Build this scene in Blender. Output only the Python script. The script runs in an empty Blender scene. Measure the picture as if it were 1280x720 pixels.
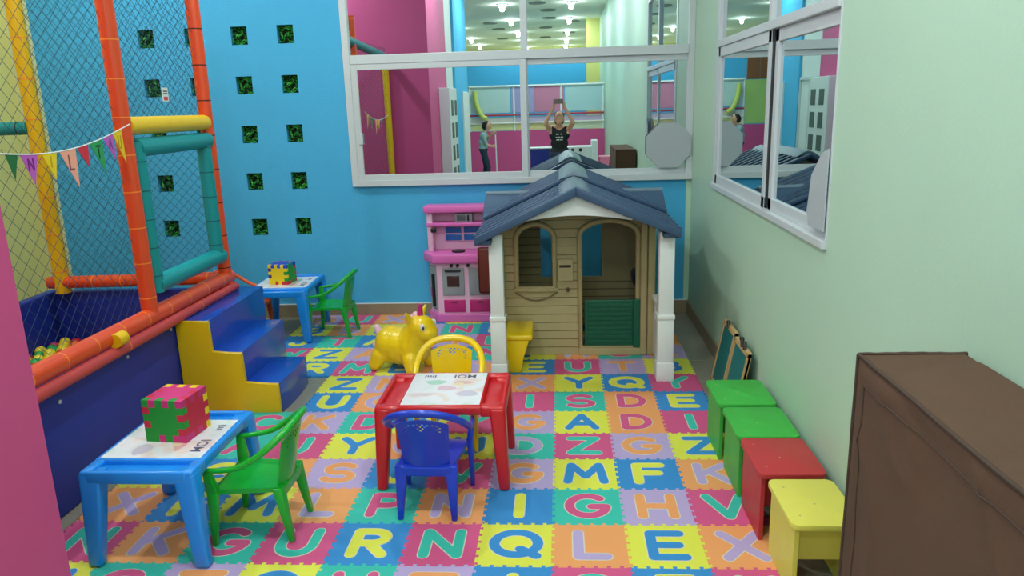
import bpy, bmesh, math, random
from mathutils import Vector, Matrix, Euler
random.seed(7)
R = math.radians; PI = math.pi
sc = bpy.context.scene
C = sc.collection

# ------------------------------------------------------------------ camera, world, exposure
CAM = Vector((0.047, -2.555, 1.732))
def make_camera():
    f, pit, yaw, rol = 941.1, 0.24066, -0.06736, -0.03007
    fw = Vector((math.sin(yaw)*math.cos(pit), math.cos(yaw)*math.cos(pit), -math.sin(pit)))
    r = Vector((math.cos(yaw), -math.sin(yaw), 0)); u = r.cross(fw)
    c, s = math.cos(rol), math.sin(rol)
    r2 = r*c+u*s; u2 = u*c-r*s
    cd = bpy.data.cameras.new('camera'); cd.sensor_width = 36; cd.lens = f*36/1280; cd.clip_start = .005
    o = bpy.data.objects.new('camera', cd); C.objects.link(o)
    m = Matrix((r2, u2, -fw)).transposed().to_4x4(); m.translation = CAM
    o.matrix_world = m; sc.camera = o
make_camera()
w = bpy.data.worlds.new('world'); sc.world = w; w.use_nodes = True
w.node_tree.nodes['Background'].inputs[0].default_value = (.8, .9, 1, 1)
w.node_tree.nodes['Background'].inputs[1].default_value = .3
sc.view_settings.view_transform = 'Standard'; sc.view_settings.look = 'None'
sc.view_settings.exposure = 0.12; sc.view_settings.gamma = 1
LAMP_W = 18.5
GLOW = 0.6
LAMP_COL = (0.87, 1.0, 0.99)

# ------------------------------------------------------------------ helpers
def lin(c):
    return tuple(((v/255)/12.92 if v/255 <= .04045 else ((v/255+.055)/1.055)**2.4) for v in c)
MATS = {}
def mat(name, rgb, rough=.5, bump=0., bscale=60., vary=0., vscale=8., metal=0., coat=0., spec=.5, emit=0., sheen=0.):
    if name in MATS: return MATS[name]
    m = bpy.data.materials.new(name); m.use_nodes = True
    nt = m.node_tree; b = nt.nodes['Principled BSDF']; col = lin(rgb)+(1,)
    b.inputs['Base Color'].default_value = col; b.inputs['Roughness'].default_value = rough
    b.inputs['Metallic'].default_value = metal; b.inputs['Coat Weight'].default_value = coat
    b.inputs['Coat Roughness'].default_value = .12
    b.inputs['Specular IOR Level'].default_value = spec
    if emit:
        b.inputs['Emission Color'].default_value = col; b.inputs['Emission Strength'].default_value = emit
    if bump or vary:
        tc = nt.nodes.new('ShaderNodeTexCoord')
    if vary:
        n = nt.nodes.new('ShaderNodeTexNoise'); n.inputs['Scale'].default_value = vscale; n.inputs['Detail'].default_value = 4
        nt.links.new(tc.outputs['Object'], n.inputs['Vector'])
        mx = nt.nodes.new('ShaderNodeMix'); mx.data_type = 'RGBA'
        mx.inputs[6].default_value = tuple(v*(1-vary) for v in col[:3])+(1,)
        mx.inputs[7].default_value = tuple(min(1, v*(1+vary)) for v in col[:3])+(1,)
        nt.links.new(n.outputs[0], mx.inputs[0]); nt.links.new(mx.outputs[2], b.inputs['Base Color'])
    if bump:
        n = nt.nodes.new('ShaderNodeTexNoise'); n.inputs['Scale'].default_value = bscale; n.inputs['Detail'].default_value = 3
        nt.links.new(tc.outputs['Object'], n.inputs['Vector'])
        bp = nt.nodes.new('ShaderNodeBump'); bp.inputs['Strength'].default_value = bump; bp.inputs['Distance'].default_value = .01
        nt.links.new(n.outputs[0], bp.inputs['Height']); nt.links.new(bp.outputs[0], b.inputs['Normal'])
    MATS[name] = m; return m

def wm(o):
    m = o.matrix_basis.copy()
    while o.parent: o = o.parent; m = o.matrix_basis @ m
    return m
def link_mesh(name, me, m, parent=None, smooth=False, world=True):
    if world and parent is not None: me.transform(wm(parent).inverted())
    if smooth:
        for p in me.polygons: p.use_smooth = True
        try: me.set_sharp_from_angle(angle=R(smooth if smooth is not True else 40))
        except Exception: pass
    if not isinstance(m, (list, tuple)): m = [m]
    for k in m: me.materials.append(k)
    o = bpy.data.objects.new(name, me); C.objects.link(o); o.parent = parent
    return o
def obj(name, bm, m, parent=None, smooth=False, world=True):
    bmesh.ops.recalc_face_normals(bm, faces=bm.faces)
    me = bpy.data.meshes.new(name); bm.to_mesh(me); bm.free()
    return link_mesh(name, me, m, parent, smooth, world)
def tag(o, label=None, cat=None, group=None, kind=None):
    if label: o['label'] = label
    if cat: o['category'] = cat
    if group: o['group'] = group
    if kind: o['kind'] = kind
    return o
def thing(name, label=None, cat=None, loc=(0, 0, 0), rz=0, group=None, kind=None):
    o = bpy.data.objects.new(name, None); C.objects.link(o); o.location = loc; o.rotation_euler = (0, 0, rz)
    o.empty_display_size = .05
    return tag(o, label, cat, group, kind)
def setmat(o, m):
    o.material_slots[0].link = 'OBJECT'; o.material_slots[0].material = m
def copy_tree(o, parent=None, matmap=None):
    c = o.copy(); C.objects.link(c); c.parent = parent
    if matmap and o.type == 'MESH':
        for i, s in enumerate(o.material_slots):
            k = s.material.name
            if k in matmap:
                c.material_slots[i].link = 'OBJECT'; c.material_slots[i].material = matmap[k]
    for ch in [x for x in C.objects if x.parent == o]: copy_tree(ch, c, matmap)
    return c

def N(): return bmesh.new()
def box(bm, x0, x1, y0, y1, z0, z1, bev=0, seg=2):
    vs = [bm.verts.new((x, y, z)) for z in (z0, z1) for x, y in ((x0, y0), (x1, y0), (x1, y1), (x0, y1))]
    fs = [bm.faces.new([vs[i] for i in q]) for q in ((3, 2, 1, 0), (4, 5, 6, 7), (0, 1, 5, 4), (1, 2, 6, 5), (2, 3, 7, 6), (3, 0, 4, 7))]
    if bev:
        es = list({e for f in fs for e in f.edges})
        bmesh.ops.bevel(bm, geom=es, offset=bev, segments=seg, affect='EDGES', profile=.5)
    return vs
def hexa(bm, bot, top, bev=0, seg=2):
    vs = [bm.verts.new(v) for v in list(bot)+list(top)]
    fs = [bm.faces.new([vs[i] for i in q]) for q in ((3, 2, 1, 0), (4, 5, 6, 7), (0, 1, 5, 4), (1, 2, 6, 5), (2, 3, 7, 6), (3, 0, 4, 7))]
    if bev:
        bmesh.ops.bevel(bm, geom=list({e for f in fs for e in f.edges}), offset=bev, segments=seg, affect='EDGES', profile=.5)
def prism(bm, poly, h0, h1, axis='z', bev=0):
    """poly: 2-D points; axis z -> (a,b,h); y -> (a,h,b); x -> (h,a,b)"""
    f = {'z': lambda a, b, h: (a, b, h), 'y': lambda a, b, h: (a, h, b), 'x': lambda a, b, h: (h, a, b)}[axis]
    lo = [bm.verts.new(f(a, b, h0)) for a, b in poly]; hi = [bm.verts.new(f(a, b, h1)) for a, b in poly]
    fs = [bm.faces.new(lo[::-1]), bm.faces.new(hi)]
    n = len(poly)
    for i in range(n): fs.append(bm.faces.new((lo[i], lo[(i+1) % n], hi[(i+1) % n], hi[i])))
    if bev:
        es = list(fs[0].edges)+list(fs[1].edges)
        bmesh.ops.bevel(bm, geom=es, offset=bev, segments=2, affect='EDGES', profile=.5)
def tube(bm, pts, rad, seg=12, closed=False, flat=1.0, up=None):
    pts = [Vector(p) for p in pts]; n = len(pts)
    rad = rad if isinstance(rad, (list, tuple)) else [rad]*n
    rings = []; prev = None
    for i, p in enumerate(pts):
        if closed: t = pts[(i+1) % n]-pts[i-1]
        else: t = pts[min(i+1, n-1)]-pts[max(i-1, 0)]
        t.normalize()
        if prev is None:
            a = Vector(up) if up else (Vector((0, 0, 1)) if abs(t.z) < .9 else Vector((1, 0, 0)))
            a = (a-t*a.dot(t)).normalized()
        else: a = (prev-t*prev.dot(t)).normalized()
        prev = a; b = t.cross(a)
        rings.append([bm.verts.new(p+(a*math.cos(2*PI*k/seg)*flat+b*math.sin(2*PI*k/seg))*rad[i]) for k in range(seg)])
    m = n if closed else n-1
    for i in range(m):
        A, B = rings[i], rings[(i+1) % n]
        for k in range(seg): bm.faces.new((A[k], A[(k+1) % seg], B[(k+1) % seg], B[k]))
    if not closed: bm.faces.new(rings[0][::-1]); bm.faces.new(rings[-1])
def ellip(bm, c, r, u=16, v=10, rot=None):
    m = Matrix.Translation(c) @ (rot.to_matrix().to_4x4() if rot else Matrix()) @ Matrix.Diagonal((r[0], r[1], r[2], 1))
    bmesh.ops.create_uvsphere(bm, u_segments=u, v_segments=v, radius=1, matrix=m)
def capsule(bm, a, b, ra, rb, seg=14):
    a, b = Vector(a), Vector(b)
    if (b-a).length > 1e-4: tube(bm, [a, b], [ra, rb], seg)
    ellip(bm, a, (ra,)*3, seg, 8); ellip(bm, b, (rb,)*3, seg, 8)
def cyl(bm, c, r, h, axis='z', seg=20, r2=None):
    c = Vector(c); d = {'x': Vector((1, 0, 0)), 'y': Vector((0, 1, 0)), 'z': Vector((0, 0, 1))}[axis]
    tube(bm, [c-d*h/2, c+d*h/2], [r, r if r2 is None else r2], seg)
def spline(pts, n=6):
    """Catmull-Rom through the points"""
    P = [Vector(p) for p in pts]; out = []
    Q = [P[0]*2-P[1]]+P+[P[-1]*2-P[-2]]
    for i in range(1, len(Q)-2):
        for k in range(n):
            t = k/n; a, b, c, d = Q[i-1], Q[i], Q[i+1], Q[i+2]
            out.append(.5*((2*b)+(c-a)*t+(2*a-5*b+4*c-d)*t*t+(3*b-a-3*c+d)*t**3))
    out.append(P[-1]); return out
def blob(name, bm, m, parent=None, voxel=.01, smooth=6, world=True):
    """fuse overlapping shapes into one continuous skin"""
    me = bpy.data.meshes.new(name); bm.to_mesh(me); bm.free()
    t = bpy.data.objects.new('tmp', me); C.objects.link(t)
    md = t.modifiers.new('r', 'REMESH'); md.mode = 'VOXEL'; md.voxel_size = voxel
    s = t.modifiers.new('s', 'SMOOTH'); s.iterations = smooth; s.factor = .5
    dg = bpy.context.evaluated_depsgraph_get(); dg.update()
    me2 = bpy.data.meshes.new_from_object(t.evaluated_get(dg))
    bpy.data.objects.remove(t); bpy.data.meshes.remove(me)
    me2.name = name; me2.materials.clear()
    for p in me2.polygons: p.use_smooth = True
    return link_mesh(name, me2, m, parent, False, world)
def text_mesh(s, size, extrude=.0006, bold=0.):
    cu = bpy.data.curves.new('t', 'FONT'); cu.body = s; cu.size = size; cu.extrude = extrude; cu.offset = bold
    cu.align_x = 'CENTER'; cu.align_y = 'CENTER'
    o = bpy.data.objects.new('tmp', cu); C.objects.link(o)
    dg = bpy.context.evaluated_depsgraph_get(); dg.update()
    me = bpy.data.meshes.new_from_object(o.evaluated_get(dg))
    bpy.data.objects.remove(o); bpy.data.curves.remove(cu); me.materials.clear()
    return me

# ------------------------------------------------------------------ materials
M = dict(
 wall_blue=mat('wall_blue', (70, 174, 224), .75, .25, 90, .05, 3),
 wall_green=mat('wall_green', (186, 218, 194), .5, .08, 70, .03, 2),
 wall_yellow=mat('wall_yellow', (222, 214, 130), .7, .1, 60),
 wall_pale=mat('wall_pale', (205, 215, 175), .7),
 wall_pink=mat('wall_pink', (210, 78, 138), .6, .08, 50, .03, 2),
 wall_pinkpale=mat('wall_pinkpale', (214, 110, 165), .6),
 white=mat('white_paint', (226, 230, 230), .5),
 ceil=mat('ceiling_paint', (232, 232, 215), .8),
 alu=mat('white_aluminium', (205, 212, 216), .35),
 mirror=mat('mirror_glass', (212, 224, 226), .0, metal=1.),
 gap_shadow_dark=mat('gap_shadow_dark', (40, 46, 50), .6),  # near-black colour for the shadow in the sash gap
 floor=mat('ceramic', (148, 142, 126), .35, vary=.12, vscale=5),
 grout=mat('grout', (120, 112, 98), .8),
 skirt=mat('skirting_stone', (150, 132, 108), .35, vary=.15, vscale=9),
 orange=mat('orange_vinyl', (232, 78, 30), .38, coat=.25),
 yellowv=mat('yellow_vinyl', (238, 194, 8), .42, .1, 14),
 teal=mat('teal_vinyl', (10, 146, 150), .4, .12, 20),
 navy=mat('navy_vinyl', (26, 48, 154), .5, .1, 8),
 bluev=mat('blue_vinyl', (20, 74, 184), .25, .08, 7, coat=.3),
 redpink=mat('faded_red_vinyl', (206, 72, 72), .5),
 tape=mat('amber_tape', (255, 150, 50), .4),
 tapedark=mat('dark_tape', (46, 22, 18), .6),
 net=mat('net_cord', (34, 66, 96), .8),
 leaf=mat('leaf_green', (46, 150, 52), .5, vary=.4, vscale=30),
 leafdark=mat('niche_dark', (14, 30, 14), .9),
 red=mat('red_plastic', (206, 22, 32), .3, coat=.2),
 bluep=mat('blue_plastic', (18, 58, 196), .3, coat=.2),
 greenp=mat('green_plastic', (16, 170, 44), .3, coat=.2),
 yellowp=mat('yellow_plastic', (246, 206, 6), .3, coat=.2),
 orangep=mat('orange_plastic', (232, 96, 44), .35, coat=.2),
 sky=mat('sky_blue_plastic', (24, 140, 236), .3, coat=.2),
 navyroof=mat('roof_blue_plastic', (58, 84, 116), .42, vary=.05),
 ridgep=mat('ridge_grey_plastic', (112, 134, 150), .42),
 tan=mat('tan_plastic', (180, 164, 118), .5, vary=.06),
 cream=mat('cream_plastic', (236, 240, 238), .45),
 greendoor=mat('dark_green_plastic', (6, 92, 66), .4),
 black=mat('black_plastic', (24, 24, 26), .4),
 grey=mat('grey_plastic', (150, 156, 162), .45),
 pinkl=mat('light_pink_plastic', (236, 190, 220), .4),
 pinkm=mat('mid_pink_plastic', (226, 110, 190), .4),
 pinkd=mat('deep_pink_plastic', (196, 36, 122), .4),
 brownp=mat('brown_plastic', (112, 44, 32), .45),
 woodg=mat('green_wood', (62, 178, 66), .45, vary=.2),
 woodr=mat('red_wood', (190, 52, 56), .45, vary=.06),
 woody=mat('yellow_wood', (228, 216, 92), .45, vary=.05),
 pine=mat('pine', (196, 164, 112), .5, vary=.12),
 chalk=mat('teal_board', (10, 112, 112), .55),
 brown=mat('brown_cloth', (90, 62, 45), .85, .15, 220, .1, 4),
 browntop=mat('brown_piping', (72, 52, 42), .85),
 paper=mat('paper', (176, 184, 190), .6),
)
TC = dict(p=mat('foam_pink', (214, 84, 136), .75, .15, 300), b=mat('foam_blue', (52, 138, 206), .75, .15, 300),
          y=mat('foam_yellow', (226, 226, 76), .75, .15, 300), o=mat('foam_orange', (240, 160, 98), .75, .15, 300),
          t=mat('foam_teal', (54, 190, 172), .75, .15, 300), v=mat('foam_lavender', (186, 164, 212), .75, .15, 300))
FE = mat('foam_cut_edge', (220, 214, 196), .8)

# ------------------------------------------------------------------ room shell
XR, YB, XL, ZC, FZ = 1.10, 3.60, -4.40, 3.73, -0.012
def struct(name, bm, m, parent=None, **k):
    o = obj(name, bm, m, parent, **k)
    if parent is None: o['kind'] = 'structure'
    return o
def cells_wall(bm, us, vs, solid, put):
    us = sorted(set(us)); vs = sorted(set(vs))
    for i in range(len(us)-1):
        for j in range(len(vs)-1):
            if solid((us[i]+us[i+1])/2, (vs[j]+vs[j+1])/2): put(us[i], us[i+1], vs[j], vs[j+1])
HX = [-3.252, -2.865, -2.484, -2.108]; HZ = [.778, 1.16, 1.545, 1.934, 2.316]; HW, HH = .066, .07
BW = (-1.655, XR, 1.10, 2.85)                # back window opening
SW = (.455, 2.73, 1.13, 2.85)                # side window opening (y, z)
bm = N()
def sol(x, z):
    if BW[0] < x < BW[1] and BW[2] < z < BW[3]: return False
    return not any(abs(x-a) < HW and abs(z-b) < HH for a in HX for b in HZ)
cells_wall(bm, [-4.2, 1.06]+[v for a in HX for v in (a-HW, a+HW)]+[BW[0]], [FZ, ZC]+[v for b in HZ for v in (b-HH, b+HH)]+[BW[2], BW[3]], sol,
           lambda a, b, c, d: box(bm, a, b, YB, YB+.14, c, d))
struct('wall_back', bm, M['wall_blue'])
bm = N(); box(bm, 1.06, XR+.14, YB-.001, YB+.14, FZ, 1.10); box(bm, 1.06, XR+.14, YB-.001, YB+.14, 2.85, ZC); struct('wall_corner', bm, M['wall_green'])
bm = N(); box(bm, -4.4, -4.2, YB-.002, YB+.14, FZ, ZC); struct('wall_far_left', bm, M['wall_pale'])
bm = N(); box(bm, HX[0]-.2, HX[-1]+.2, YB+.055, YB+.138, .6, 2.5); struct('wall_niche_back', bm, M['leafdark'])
bm = N()
cells_wall(bm, [-12.0, YB+.14, SW[0], SW[1]], [FZ, ZC, SW[2], SW[3]], lambda y, z: not (SW[0] < y < SW[1] and SW[2] < z < SW[3]),
           lambda a, b, c, d: box(bm, XR, XR+.14, a, b, c, d))
struct('wall_right', bm, M['wall_green'])
bm = N(); box(bm, XL-.14, XL, -.385, YB+.14, FZ, ZC); struct('wall_left', bm, M['wall_yellow'])
bm = N(); box(bm, -4.54, -1.64, -2.0, -.385, FZ, ZC); struct('wall_pit_end', bm, M['wall_pink'])
bm = N(); box(bm, -4.54, -1.68, -3.0, -2.0, FZ, ZC); o = struct('wall_white_panel', bm, M['white'])
for y in (-2.02, -2.5, -2.98):
    bm = N(); box(bm, -1.68, -1.655, y-.02, y+.02, 0, 1.95, .004); obj('door_stile', bm, M['alu'], o)
bm = N(); box(bm, -1.68, -1.655, -3.0, -2.0, 1.95, 2.0, .004); obj('door_head', bm, M['alu'], o)
bm = N(); box(bm, -4.54, -1.64, -4.7, -3.0, FZ, ZC); struct('wall_pillar', bm, M['wall_blue'])
bm = N(); box(bm, -1.64, -1.61, -4.55, -3.75, FZ, 1.95, .004); struct('door_1', bm, M['white'])
bm = N(); box(bm, -6.14, -6.0, -20, -4.7, FZ, ZC); struct('wall_hall_left', bm, M['wall_pale'])
bm = N(); box(bm, -6.14, -4.4, -4.72, -4.6, FZ, ZC); struct('wall_hall_return', bm, M['wall_pale'])
bm = N(); box(bm, -6.14, 2.2, -20.14, -20, FZ, ZC); struct('wall_hall_end', bm, M['wall_yellow'])
bm = N(); box(bm, 1.3, 1.44, -20, -11.9, FZ, ZC); struct('wall_hall_right', bm, M['wall_green'])
bm = N(); box(bm, -6.0, .76, -10.3, -10.2, FZ, 2.95); struct('wall_partition', bm, M['wall_blue'])
bm = N(); box(bm, .76, XR, -10.3, -10.2, FZ, ZC); struct('wall_pier', bm, M['wall_yellow'])
bm = N(); box(bm, -6.14, 2.2, -20.14, YB+.14, ZC, ZC+.1); struct('ceiling', bm, M['ceil'])
bm = N(); box(bm, -6.14, 2.2, -20.14, YB+.14, FZ-.1, FZ-.004); floor = struct('floor', bm, M['grout'])
# ceramic floor tiles that show beside the mat, one by one; the hall floor behind is plain
bm = N(); box(bm, -.1995, .1995, -.1995, .1995, -.004, 0, .0015, 1); bmesh.ops.recalc_face_normals(bm, faces=bm.faces)
tme = bpy.data.meshes.new('floor_tile'); bm.to_mesh(tme); bm.free(); tme.materials.append(M['floor'])
for i in range(9):
    for j in range(10):
        o = bpy.data.objects.new('floor_tile', tme); C.objects.link(o); o.parent = floor
        o.location = (.898-.403*i, 3.40-.403*j, FZ)
bm = N(); box(bm, -6.0, XR, -20, -.45, FZ-.004, FZ-.0005); obj('hall_floor_covering', bm, mat('hall_vinyl', (206, 202, 186), .4), floor)
bm = N(); box(bm, -4.4, XR, YB-.014, YB, FZ, .098, .003); struct('baseboard_back', bm, M['skirt'])
bm = N(); box(bm, -4.2, XR-.014, YB-.016, YB-.0005, .098, .104); struct('trim_1', bm, M['white'])
bm = N(); box(bm, XR-.014, XR, -2.4, YB-.014, FZ, .098, .003); struct('baseboard_right', bm, M['skirt'])

# niches: leaves behind the square holes
bm = N()
for k in range(95):
    x = random.uniform(-HW, HW)*1.0; z = random.uniform(-HH, HH)*1.0; y = random.uniform(.0, .04)
    a = Euler((random.uniform(-1, 1), random.uniform(-1, 1), random.uniform(0, 6.3))).to_matrix(); s = random.uniform(.012, .022)
    q = [Vector((-s, 0, 0)), Vector((0, -s*.45, .002)), Vector((s, 0, 0)), Vector((0, s*.45, .002))]
    bm.faces.new([bm.verts.new(a @ p+Vector((x, y, z))) for p in q])
    if k == 0: pass
me = bpy.data.meshes.new('foliage'); bm.to_mesh(me); bm.free(); me.materials.append(M['leaf'])
for ix, x in enumerate(HX):
    for iz, z in enumerate(HZ):
        o = bpy.data.objects.new('niche_foliage', me); C.objects.link(o); o.location = (x, YB+.008, z)
        o.rotation_euler = (0, (PI if (ix+iz) % 2 else 0), 0)
        tag(o, 'artificial green leaves filling a square hole in the blue wall', 'foliage', 'leaves in the square wall niches', 'stuff')

# ------------------------------------------------------------------ windows (mirror-coated glass in white aluminium)
def frame_piece(name, parent, a, b, bev=.004, m=None):
    bm = N(); box(bm, a[0], b[0], a[1], b[1], a[2], b[2], bev); return obj(name, bm, m or M['alu'], parent)
w1 = thing('window_1', kind='structure', loc=(-.28, YB, 1.1))
f0, f1 = YB-.03, YB+.05
frame_piece('frame_jamb', w1, (-1.655, f0, 1.10), (-1.60, f1, 2.85)); frame_piece('frame_jamb', w1, (1.05, f0+.01, 1.10), (1.10, f1, 2.85))
frame_piece('frame_sill', w1, (-1.60, f0-.012, 1.10), (1.10, f1, 1.15)); frame_piece('frame_transom', w1, (-1.60, f0, 2.065), (1.05, f1, 2.135))
frame_piece('frame_mullion', w1, (-.245, f0+.005, 2.135), (-.19, f1, 2.85)); frame_piece('frame_head', w1, (-1.60, f0, 2.80), (1.05, f1, 2.85))
for n, x0, x1, yo in (('left', -1.60, -.205, .0), ('right', -.235, 1.05, .022)):
    s = thing('sash'); s.parent = w1
    s.location = (0, 0, 0)
    y0, y1 = f0+yo+.004, f0+yo+.024
    L = .05 if n == 'left' else .042
    frame_piece('sash_stile', s, (x0, y0, 1.15), (x0+L, y1, 2.065), .003); frame_piece('sash_stile', s, (x1-(L if n == 'left' else .004), y0, 1.15), (x1, y1, 2.065), .0015)
    frame_piece('sash_rail', s, (x0+L, y0, 1.15), (x1-(L if n == 'left' else .004), y1, 1.195), .003); frame_piece('sash_rail', s, (x0+L, y0, 2.02), (x1-(L if n == 'left' else .004), y1, 2.065), .003)
    frame_piece('pane', s, (x0+.02, y1-.008, 1.17), (x1-.001, y1-.004, 2.05), 0, M['mirror'])
    if n == 'left': frame_piece('latch', s, (x0+.03, y0-.012, 1.44), (x0+.062, y0, 1.53), .003)
frame_piece('pane', w1, (-1.62, f0+.03, 2.10), (-.22, f0+.034, 2.83), 0, M['mirror']); frame_piece('pane', w1, (-.22, f0+.03, 2.10), (1.08, f0+.034, 2.83), 0, M['mirror'])

w2 = thing('window_2', kind='structure', loc=(XR, 1.6, 1.13))
g0, g1 = XR-.006, XR+.07
frame_piece('frame_sill', w2, (XR-.022, .455, 1.13), (g1, 2.73, 1.165)); frame_piece('frame_jamb', w2, (g0, 2.665, 1.165), (g1, 2.73, 2.85)); frame_piece('frame_jamb', w2, (g0, .455, 1.165), (g1, .468, 2.85), .002)
frame_piece('frame_transom', w2, (g0-.008, .468, 2.045), (g1, 2.665, 2.09)); frame_piece('frame_mullion', w2, (g0, 1.42, 2.09), (g1, 1.47, 2.85)); frame_piece('frame_head', w2, (g0, .468, 2.8), (g1, 2.665, 2.85))
for n, y0, y1, xo in (('far', 1.40, 2.665, .0), ('near', .468, 1.375, .014)):
    s = thing('sash'); s.parent = w2
    a, b = g0+xo+.002, g0+xo+.024
    frame_piece('sash_stile', s, (a, y1-.055, 1.165), (b, y1, 2.045), .003)
    frame_piece('sash_stile', s, (a, y0, 1.165), (b, y0+(.055 if n == 'far' else .006), 2.045), .002)
    frame_piece('sash_rail', s, (a, y0, 1.165), (b, y1, 1.225), .003); frame_piece('sash_rail', s, (a, y0, 1.985), (b, y1, 2.045), .003)
    frame_piece('pane', s, (b-.008, y0+.004, 1.2), (b-.004, y1-.02, 2.02), 0, M['mirror'])
frame_piece('gap_shadow', w2, (g0+.008, 1.376, 1.18), (g0+.03, 1.399, 2.04), 0, M['gap_shadow_dark'])  # dark strip painted as the shadow in the gap between the sashes
frame_piece('pane', w2, (g0+.024, .46, 2.07), (g0+.028, 1.44, 2.83), 0, M['mirror']); frame_piece('pane', w2, (g0+.024, 1.44, 2.07), (g0+.028, 2.7, 2.83), 0, M['mirror'])

def octagon(c, r): return [(c[0]+r*math.cos(R(22.5+45*k)), c[1]+r*math.sin(R(22.5+45*k))) for k in range(8)]
bm = N(); prism(bm, octagon((.91, 1.372), .19), f0-.008, f0-.002, 'y', .001)
tag(obj('octagonal_board', bm, M['paper'], None), 'grey white octagonal board propped against the wide window by the corner', 'board')
poly = [(.462, 1.20), (.64, 1.20), (.672, 1.252), (.64, 1.41), (.53, 1.505), (.462, 1.525)]
bm = N(); prism(bm, poly, g0-.012, g0-.005, 'x', .001)
tag(obj('cut_octagonal_board', bm, M['paper'], None), 'grey white cut board at the lower corner of the green wall window', 'board')

# ------------------------------------------------------------------ ceiling lamps
LENS = mat('lamp_lens', (255, 255, 250), .5, emit=14.)
def downlight(x, y, lamp=True, grp='round ceiling downlights'):
    t = thing('downlight', 'small round white downlight glowing in the hall ceiling', 'lamp', (x, y, ZC), 0, grp)
    bm = N(); cyl(bm, (x, y, ZC-.008), .12, .016, seg=24); obj('trim_ring', bm, M['white'], t)
    bm = N(); ellip(bm, (x, y, ZC-.014), (.085, .085, .03), 20, 10); obj('lens', bm, LENS, t, smooth=80)
    if lamp:
        for kind, e, dz in (('AREA', LAMP_W, -.048), ('POINT', LAMP_W*GLOW, -.10)):  # AREA is the lamp itself; POINT is fill added to brighten the ceiling
            l = bpy.data.lights.new('downlight_bulb_and_fill', kind); l.energy = e; l.color = LAMP_COL
            if kind == 'AREA': l.shape = 'DISK'; l.size = .13
            else: l.shadow_soft_size = .045
            o = bpy.data.objects.new('bulb_and_fill', l); C.objects.link(o); o.parent = t; o.location = (0, 0, dz)
for x in (.33, -1.10):
    for y in (2.1, -.7, -3.75, -6.8, -9.85, -13.2, -16.2, -19.2):
        if (x, y) != (.33, 2.1): downlight(x, y)
for y in (-8.2, -11.5, -14.8, -17.5): downlight(-2.65, y)
for y in (.4, 2.4): downlight(-3.1, y)
vent = None
for x, y in ((-.37, -6.7), (-.16, -8.0), (-.15, -9.67), (-.28, -12.05), (-.34, -15.2), (.42, -10.6), (.38, -13.8), (-1.67, -10.4), (-1.58, -12.0), (-1.7, -15.2)):
    if vent is None:
        vent = thing('ceiling_vent', 'dark round vent disc in the hall ceiling', 'vent', (x, y, ZC), 0, 'round ceiling vents')
        bm = N(); cyl(bm, (x, y, ZC-.01), .17, .02, seg=28); obj('disc', bm, mat('vent_dark', (126, 130, 122), .6), vent)
        bm = N(); tube(bm, [(x+.17*math.cos(2*PI*k/28), y+.17*math.sin(2*PI*k/28), ZC-.012) for k in range(28)], .012, 6, True); obj('rim', bm, mat('vent_rim', (120, 126, 120), .5), vent)
    else:
        c = copy_tree(vent); c.location = (x, y, ZC)

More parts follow.
